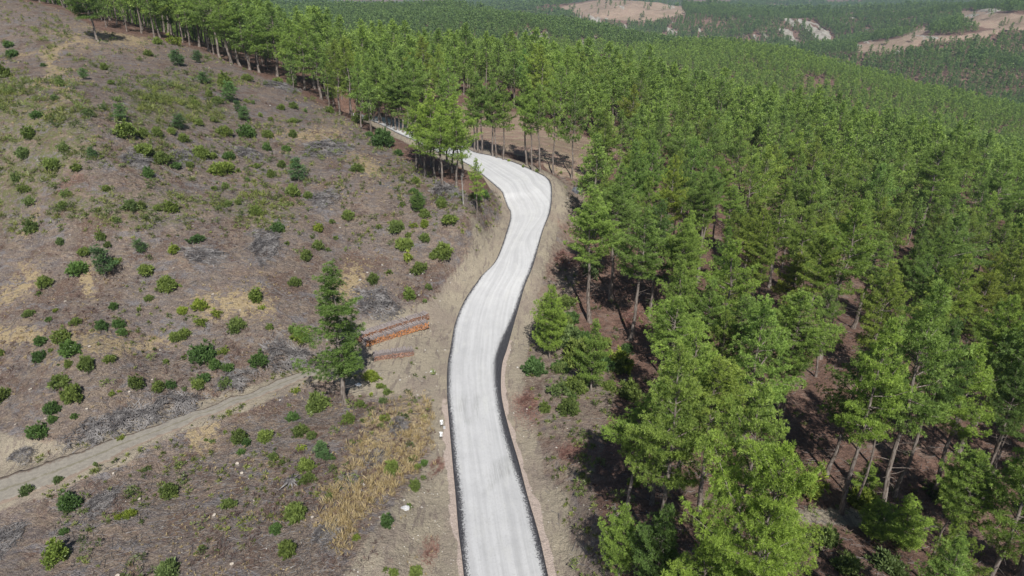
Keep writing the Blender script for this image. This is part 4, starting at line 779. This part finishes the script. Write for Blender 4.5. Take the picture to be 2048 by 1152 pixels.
M_SNAG = simple("bleached_wood", (.18, .165, .155), (.38, .36, .34), 3, stretch=(3, 3, .5))
def snag(seed, H):
    rg_ = np.random.default_rng(seed); ps = [prism(np.array([[0, 0, -.4], [.05, 0, H * .4], [.1, .08, H * .75], [.05, .12, H]]), np.array([.13, .10, .06, .02]), 7)]
    for i in range(16):
        h = H * rg_.uniform(.35, .95); a = rg_.uniform(0, 6.28); L = rg_.uniform(.5, 1.6) * (1.15 - h / H); o = np.array([math.cos(a), math.sin(a), .25]); b = np.array([.06, .05, h]); ps.append(prism(np.array([b, b + o * L * .6, b + o * L + [0, 0, .15]]), np.array([.03, .02, .006]), 4))
    return np_mesh("snag", *join(ps), [M_SNAG], smooth=True)
for (px, py, pt, lab) in [(1407,268,222,"bare bleached dead trunk beside the small straw clearing in the forest"),(1905,1040,900,"bleached dead tree with forked branches near the right edge"),(1930,350,305,"thin bleached dead trunk far back on the right of the forest"),(1225,1100,1010,"bare grey stem beside the big spreading pine in the foreground"),(927,409,345,"thin bare grey trunk left of the sapling at the cut bank")]:
    p = pts_at([(px, py)])[0][0]; H_ = float(np.clip(top_height(p, pt), 2, 9)); tag(link("dead_tree", snag(px, H_), None, tuple(map(float, p)), float(px % 6)), lab, "dead tree", "dead trees")
# ---------------------------------------------------------------- cut logs
M_LBARK = simple("log_bark", (.16, .13, .125), (.38, .335, .32), 5, stretch=(3, .5, 3)); ENDS = dict(o=simple("orange_log_end", (.34, .12, .04), (.74, .34, .13), 9, rnd=True), m=simple("brown_log_end", (.14, .06, .045), (.55, .33, .24), 9, rnd=True), r=simple("red_log_end", (.24, .09, .05), (.68, .36, .2), 9, rnd=True))
def log_mesh(k, L, r):
    n_ = 9; a = np.arange(n_) * 2 * math.pi / n_; V = []
    for yy, f in ((0, .94), (.02, 1), (L * .5, .97), (L - .02, .93), (L, .88)): V += [[math.cos(t) * r * f, yy, math.sin(t) * r * f] for t in a]
    V += [[0, 0, 0], [0, L, 0]]; I = np.arange(5 * n_).reshape(5, n_); F = np.stack([I[:-1], I[1:], np.roll(I[1:], -1, 1), np.roll(I[:-1], -1, 1)], -1).reshape(-1, 4)
    T = np.concatenate([np.stack([I[0], np.roll(I[0], -1), np.full(n_, 5 * n_)], -1), np.stack([np.roll(I[4], -1), I[4], np.full(n_, 5 * n_ + 1)], -1)])
    return np.array(V), [F, T], [0] * len(F) + [1] * (2 * n_)
LOGM = {}
for k in ENDS:
    V, F, mi = log_mesh(k, 1, .1); LOGM[k] = np_mesh("log", V, F, [M_LBARK, ENDS[k]], mi=mi)
STK = [('o', (733, 699), (860, 660), 1.15, 5, "orange-ended log", "middle log row"), ('m', (748, 723), (832, 711), 1.35, 4, "grey log with brown end", "front log row"), ('r', (712, 690), (861, 641), 1.1, 5, "thin grey log with reddish end", "rear log row")]
cand = []
nl_ = lambda p: [s[4] for s in STK if s[6] == p][0]
for k, A_, B_, L, nl, dsc, plc in STK:
    P = pts_at([A_, B_])[0]; v = P[1] - P[0]; v[2] = 0; ln = np.linalg.norm(v); v /= ln; tt_ = np.linspace(0, 1, 30); qq = P[0][None, :2] + v[None, :2] * (tt_ * ln)[:, None]; lift = float(np.percentile(ground(qq[:, 0], qq[:, 1]) - (P[0][2] * (1 - tt_) + P[1][2] * tt_), 85)); rz = math.atan2(v[1], v[0]); dia = .185
    for r_i in range(nl):
        nn = int(ln / dia) - (r_i % 2)
        for c in range(nn):
            if r_i == nl - 1 and rng.uniform() < .18: continue
            s = (c + .5 + .5 * (r_i % 2)) * dia + rng.normal() * .012; x, y = P[0][:2] + v[:2] * s; zb = P[0][2] * (1 - s / ln) + P[1][2] * s / ln
            cand.append((k, float(x), float(y), float(zb + lift + .08 + r_i * dia * .87), rz, L, float(rng.uniform(.66, .98)), r_i, dsc, plc, s / ln))
pri = sorted(range(len(cand)), key=lambda i: ({'o': 0, 'm': 1, 'r': 2}[cand[i][0]] if cand[i][0] != 'r' else 2, -cand[i][7]))
indiv = set(pri[:300]); sv, sf, st, mi4, mi3 = [], [], [], [], []; off = 0
Vb, Fb, _ = log_mesh('r', 1, .1)
for i, (k, x, y, z, rz, L, f, r_i, dsc, plc, sq) in enumerate(cand):
    jy = float(rng.normal() * .05); jr = float(rng.normal() * .04); X = x - math.sin(rz) * jy; Y = y + math.cos(rz) * jy
    if i in indiv:
        o = link("log", LOGM[k], None, (X, Y, z), rz + jr, (f, L * float(rng.uniform(.93, 1.06)), f)); lay = ("bottom", "second", "third", "top" if nl_(plc) == 4 else "fourth", "top")[r_i]; th = "left" if sq < .34 else "middle" if sq < .67 else "right"
        o["label"] = "%s, %s layer, %s third of the %s" % (dsc, lay, th, plc); o["category"] = "log"; o["group"] = "logs of the %s, %s layer, %s third" % (plc, lay, th)
    else:
        c_, s_ = math.cos(rz + jr), math.sin(rz + jr); q_ = Vb * [f, L, f]; q_ = np.stack([q_[:, 0] * c_ - q_[:, 1] * s_ + X, q_[:, 0] * s_ + q_[:, 1] * c_ + Y, q_[:, 2] + z], -1)
        sv.append(q_); sf.append(Fb[0] + off); st.append(Fb[1] + off); off += len(Vb)
if sv:
    sf = np.concatenate(sf); st = np.concatenate(st)
    tag(link("stacked_logs", np_mesh("stacked_logs", np.concatenate(sv), [sf, st], [M_LBARK, ENDS['r']], mi=[0] * len(sf) + [1] * len(st))), "lower layers of reddish-ended logs in the rear log row", "logs", kind="stuff")
print("logs", len(cand))

# ---------------------------------------------------------------- marker panels on the left shoulder, litter
M_WHITE = simple("white_panel_paint", (.80, .80, .80), (.86, .86, .86), 5, .5, bump=0); M_POST = simple("dark_post", (.05, .045, .04), (.10, .09, .08), 5)
def box(V0, V1):
    x0, y0, z0 = V0; x1, y1, z1 = V1; V = [[x, y, z] for x in (x0, x1) for y in (y0, y1) for z in (z0, z1)]
    return np.array(V, float), np.array([[0,1,3,2],[4,6,7,5],[0,4,5,1],[2,3,7,6],[0,2,6,4],[1,5,7,3]])
for (px, py, rz, lab) in [(884, 856, .25, "white panel on short post beside the left road edge, farther of the two"), (882, 880, -.12, "white panel on short post in the dry grass, nearer of the two")]:
    p = pts_at([(px, py)])[0][0]; e = bpy.data.objects.new("marker_panel", None); col.objects.link(e); e.location = tuple(map(float, p)); e.rotation_euler = (0, 0, rz); tag(e, lab, "marker panel", "white marker panels at the left road edge")
    V, F = box((-.15, -.02, .40), (.15, .02, .86)); o = link("panel", np_mesh("panel", V, F, [M_WHITE]), e); o.rotation_euler = (-.35, 0, 0); o.location = (0, -.1, .02)
    for sx in (-.1, .1):
        V, F = box((sx - .025, .02, -.3), (sx + .025, .07, .75)); link("post", np_mesh("post", V, F, [M_POST]), e)
p = pts_at([(888.5, 856)])[0][0]; V, F = box((-.11, -.16, -.05), (.11, .16, .12)); M_CONC = simple("concrete", (.42, .42, .43), (.55, .55, .56), 6)
tag(link("concrete_block", np_mesh("concrete_block", V, F, [M_CONC]), None, tuple(map(float, p)), .2), "pale grey concrete block between the two white marker panels", "block")
def crumple(seed, s, mat, name):
    bm = bmesh.new(); bmesh.ops.create_icosphere(bm, subdivisions=3, radius=1)
    for v in bm.verts: q_ = v.co; n_ = float(vnoise(np.array([q_.x * 3 + seed]), np.array([q_.y * 3 + q_.z * 5]), 2)[0]); v.co = Vector((q_.x * (1 + n_ * .6) * s[0], q_.y * (1 + n_ * .6) * s[1], (q_.z * (1 + n_) + .3) * s[2]))
    m = bpy.data.meshes.new(name); bm.to_mesh(m); bm.free(); m.materials.append(mat); return m
for (px, py, s, mt, nm, lab) in [(717, 770, (.35, .22, .16), M_WHITE, "rubbish_bag", "white rubbish bag in the shade of the lone pine"), (1148, 823, (.22, .12, .08), simple("blue_plastic", (.25, .5, .7), (.35, .6, .8), 5), "plastic_bag", "light blue plastic bag at the foot of a bush right of the road"),
                           (865, 743, (.26, .16, .08), M_WHITE, "plastic_sheet", "crumpled white plastic on the bare ground left of the road"), (810, 1017, (.35, .25, .16), M_CONC, "rubble", "pale grey rubble lump at the edge of the left road bank")]:
    p = pts_at([(px, py)])[0][0]; tag(link(nm, crumple(px, s, mt, nm), None, tuple(map(float, p))), lab, "litter")

# ---------------------------------------------------------------- ground cover that nobody could count
def sample(n, seed, fn, r1=230, xr=(-150, 60)):
    rg_ = np.random.default_rng(seed); a = rg_.uniform(-.72, .75, n); r = np.exp(rg_.uniform(math.log(30), math.log(r1), n)); x = r * np.sin(a); y = r * np.cos(a)
    z, dd, ss, d3 = ground(x, y, True); px, py, dp = project(x, y, z); w = fn(x, y, px, py, dd, ss, d3); k = rg_.uniform(size=n) < w; k &= (px > -150) & (px < 2200) & (py < 1300)
    return x[k], y[k], z[k], px[k], py[k], dp[k], rg_
def wpoly(x, y, px, py, polys, e=14):
    r = np.hypot(x, y); jx = fbm(x, y, 9, 61, 3) * 60 * 90 / (r + 30); jy = fbm(x, y, 9, 71, 3) * 40 * 90 / (r + 30)
    return sum(blur_poly(px + jx, py + jy, p, e) for p in polys)
isclear = lambda x, y, px, py, dd, d3: (inpoly(px, py, CLEAR) & (np.hypot(x, y) < 260) & (dd > 1.5) & (d3 > .2)).astype(float)
def bar(x, y, px, py): return 1 - .92 * np.clip(wpoly(x, y, px, py, [[(640,735),(710,640),(860,600),(1000,430),(1040,440),(1000,900),(890,870),(860,800),(780,800),(700,800)], [(905,870),(850,935),(760,1030),(680,1170),(600,1330),(1000,1330)]], 8), 0, 1)
# dry grass
x, y, z, px, py, dp, rg_ = sample(60000, 21, lambda x, y, px, py, dd, ss, d3: isclear(x, y, px, py, dd, d3) * np.clip(.20 * sstep(-.1, .35, fbm(x, y, 7, 19, 3)) + 1.0 * wpoly(x, y, px, py, STRAWZ, 20) * sstep(-.35, .1, fbm(x, y, 3, 23, 3)) + .35 * wpoly(x, y, px, py, STRAWP, 16), 0, 1) * bar(x, y, px, py) + .05 * inpoly(px, py, FIELD))
tall = wpoly(x, y, px, py, STRAWZ, 20) > .3
C = np.stack([x, y, z], -1); D = np.tile([[.12, -.18, 1.0]], (len(x), 1)); hgt = np.where(tall, .68, .26) * rg_.uniform(.6, 1.3, len(x)) * np.clip(np.hypot(x, y) / 70, 1, 1.5)
V, F = blades(C, D, hgt, 12, .020, rg_, up=.25, spread=.5); V[:, 2] = np.maximum(V[:, 2], np.repeat(z, 48) - .1)
o = link("dry_grass", np_mesh("dry_grass", V, F, [M_STRAW], attrs=dict(tint=np.repeat(np.clip(rg_.uniform(0, 1, len(x)).repeat(12) + rg_.normal(size=len(x) * 12) * .15, 0, 1), 4)))); tag(o, "straw-coloured dry grass on the cleared slope and by the road bank", "grass", kind="stuff"); print("grass", len(x))
# green weeds
x, y, z, px, py, dp, rg_ = sample(130000, 22, lambda x, y, px, py, dd, ss, d3: (isclear(x, y, px, py, dd, d3) * np.clip(.10 * sstep(.0, .4, fbm(x, y, 9, 29, 3)) + .24 * (py < 480) * sstep(-.1, .35, fbm(x, y, 5, 129, 3)) + .75 * wpoly(x, y, px, py, WEEDP, 26) * sstep(-.2, .3, fbm(x, y, 4, 33, 3)), 0, 1) * bar(x, y, px, py) + .05 * (inpoly(px, py, VERGE) & (ss < 0) & (dd > 2.5)) + .012 * ((px > 1100) & (py > 560)) + .25 * (np.abs(d3 - .5) < .5) * (np.hypot(x, y) < 75) * (y > 30) * (fbm(x, y, 3, 8, 2) > .1)))
C = np.stack([x, y, z], -1); D = np.tile([[0, 0, 1.0]], (len(x), 1)); hg = .38 * rg_.uniform(.4, 1.7, len(x)) * np.clip(np.hypot(x, y) / 75, 1, 1.6)
hg = hg * (1 + .55 * np.clip(wpoly(x, y, px, py, WEEDP, 26), 0, 1)); V, F = blades(C + rg_.normal(size=C.shape) * .05 + [0, 0, .12], D, hg * .72, 26, .030, rg_, up=.1, spread=1.3); V[:, 2] = np.maximum(V[:, 2], np.repeat(z, 104) - .05)
o = link("low_weeds", np_mesh("low_weeds", V, F, [M_LEAF], attrs=dict(tint=np.repeat(np.clip(rg_.uniform(0, 1, len(x)).repeat(26) + rg_.normal(size=len(x) * 26) * .15, 0, 1), 4)))); o.color = (1.25, 1.0, 1.2, 1); tag(o, "low green weeds among the litter of the cleared slope", "weeds", kind="stuff"); print("weeds", len(x))
# knee-high scrub
x, y, z, px, py, dp, rg_ = sample(26000, 31, lambda x, y, px, py, dd, ss, d3: isclear(x, y, px, py, dd, d3) * (.055 * sstep(-.1, .4, fbm(x, y, 11, 229, 3)) + .30 * wpoly(x, y, px, py, WEEDP, 26) + .05 * (py < 420)) * bar(x, y, px, py) + .05 * ((px > 1100) & (dd > 4) & (py > 520)) * inpoly(px, py, VERGE) + .02 * ((px > 1150) & (py > 560)))
k = rg_.uniform(.18, .5, len(x)) * np.clip(np.hypot(x, y) / 85, 1, 1.5); m = 7; C = np.repeat(np.stack([x, y, z], -1), m, 0) + rg_.normal(size=(len(x) * m, 3)) * np.repeat(k, m)[:, None] * [.75, .75, .35]; C[:, 2] += np.repeat(k, m) * .75
V, F = blades(C, np.tile([[0, 0, 1.0]], (len(C), 1)), np.repeat(k, m) * .75, 14, .032, rg_, up=.25, spread=1.3); V[:, 2] = np.maximum(V[:, 2], np.repeat(z, m * 56) - .05)
tt = np.repeat(rg_.uniform(0, 1, len(x)), m * 14)
o = link("low_scrub", np_mesh("low_scrub", V, F, [M_LEAF], attrs=dict(tint=np.repeat(np.clip(tt + rg_.normal(size=len(tt)) * .15, 0, 1), 4)))); o.color = (1.05, .92, 1.25, 1); tag(o, "knee-high green scrub scattered over the cleared slope and verge", "scrub", kind="stuff"); print("scrub", len(x))
# dry shrublets, russet
x, y, z, px, py, dp, rg_ = sample(50000, 26, lambda x, y, px, py, dd, ss, d3: isclear(x, y, px, py, dd, d3) * .8 * sstep(.0, .45, fbm(x, y, 6, 39, 3)) * bar(x, y, px, py) + .04 * ((px > 1060) & (dd > 2.5) & (py > 300)))
C = np.stack([x, y, z], -1); V, F = blades(C, np.tile([[0, 0, 1.0]], (len(x), 1)), .42 * rg_.uniform(.4, 1.5, len(x)), 14, .020, rg_, up=.1, spread=1.0); V[:, 2] = np.maximum(V[:, 2], np.repeat(z, 56) - .05)
M_RUS = leaf_mat("dead_leaves", (.09, .052, .042), (.26, .18, .14), .1, .8); o = link("dead_undergrowth", np_mesh("dead_undergrowth", V, F, [M_RUS], attrs=dict(tint=np.repeat(rg_.uniform(0, 1, len(x)), 56)))); tag(o, "russet dead undergrowth on the cleared slope", "undergrowth", kind="stuff"); print("russet", len(x))
# twig litter
x, y, z, px, py, dp, rg_ = sample(52000, 23, lambda x, y, px, py, dd, ss, d3: isclear(x, y, px, py, dd, d3) * .62 * bar(x, y, px, py) + .22 * ((px > 1040) & (dd > 1.5) & (py > 380)) * (1 - .75 * inpoly(px, py, VERGE)), 150)
a = rg_.uniform(0, 6.28, len(x)); L = rg_.uniform(.1, .5, len(x)) * np.where(rg_.uniform(size=len(x)) < .05, 2.6, 1); u = np.stack([np.cos(a), np.sin(a), rg_.normal(size=len(x)) * .12], -1); v = np.stack([-np.sin(a), np.cos(a), 0 * a], -1) * (.008 + .014 * rg_.uniform(size=len(x)))[:, None] * np.clip(np.hypot(x, y) / 60, 1, 2)[:, None]
C = np.stack([x, y, z + .05], -1); e = u * L[:, None]; w_ = np.array([0, 0, .03]); V = np.stack([C - e - v, C - e + v, C - e + w_, C + e - v * .5, C + e + v * .5, C + e + w_], 1).reshape(-1, 3)
I = np.arange(len(x))[:, None] * 6; F = np.concatenate([I + [0, 3, 5, 2], I + [2, 5, 4, 1], I + [0, 1, 4, 3]])
tag(link("twig_litter", np_mesh("twig_litter", V, F, [M_TWIG])), "grey twig litter strewn over the cleared ground", "twigs", kind="stuff"); print("twigs", len(x))
# loose stones
x, y, z, px, py, dp, rg_ = sample(9000, 24, lambda x, y, px, py, dd, ss, d3: (np.hypot(x, y) < 160) * (.10 * (px < 1000) + .5 * (1 - bar(x, y, px, py)) + .25 * (inpoly(px, py, VERGE))) * ((dd > .3) | (d3 < .3)), 160)
s = rg_.uniform(.02, .075, len(x)) * np.where(rg_.uniform(size=len(x)) < .06, 1.9, 1); O = unit(np.array([[1, 0, 0], [-.8, .3, 0], [0, 1, .1], [.2, -.9, 0], [0, .1, .7], [0, 0, -.7]]));
V = (np.stack([x, y, z + s * .2], -1)[:, None] + O[None] * s[:, None, None] * rg_.uniform(.7, 1.3, (len(x), 6, 1))).reshape(-1, 3); I = np.arange(len(x))[:, None] * 6
F = np.concatenate([I + t for t in ([0, 2, 4], [2, 1, 4], [1, 3, 4], [3, 0, 4], [2, 0, 5], [1, 2, 5], [3, 1, 5], [0, 3, 5])])
tag(link("loose_stones", np_mesh("loose_stones", V, F, [M_ROCK])), "loose pale stones on the graded ground", "stones", kind="stuff"); print("stones", len(x))

# ---------------------------------------------------------------- labels: rank look-alikes from left to right
def ordn(i, n):
    if i == 0: return "leftmost"
    if i == n - 1: return "rightmost"
    i += 1; sfx = "th" if 10 < i % 100 < 20 else {1: "st", 2: "nd", 3: "rd"}.get(i % 10, "th"); return "%d%s from left" % (i, sfx)
byk = {}
for o, d, pl, px in REG: byk.setdefault((d, pl), []).append((px, o))
for (d, pl), L_ in byk.items():
    L_.sort(key=lambda t: t[0]); base = d if (" the " in d or o.get("category") is None) and "tree" == L_[0][1]["category"] else d + " " + pl
    for i, (px, o) in enumerate(L_): o["label"] = base if len(L_) == 1 else base + ", " + ordn(i, len(L_))
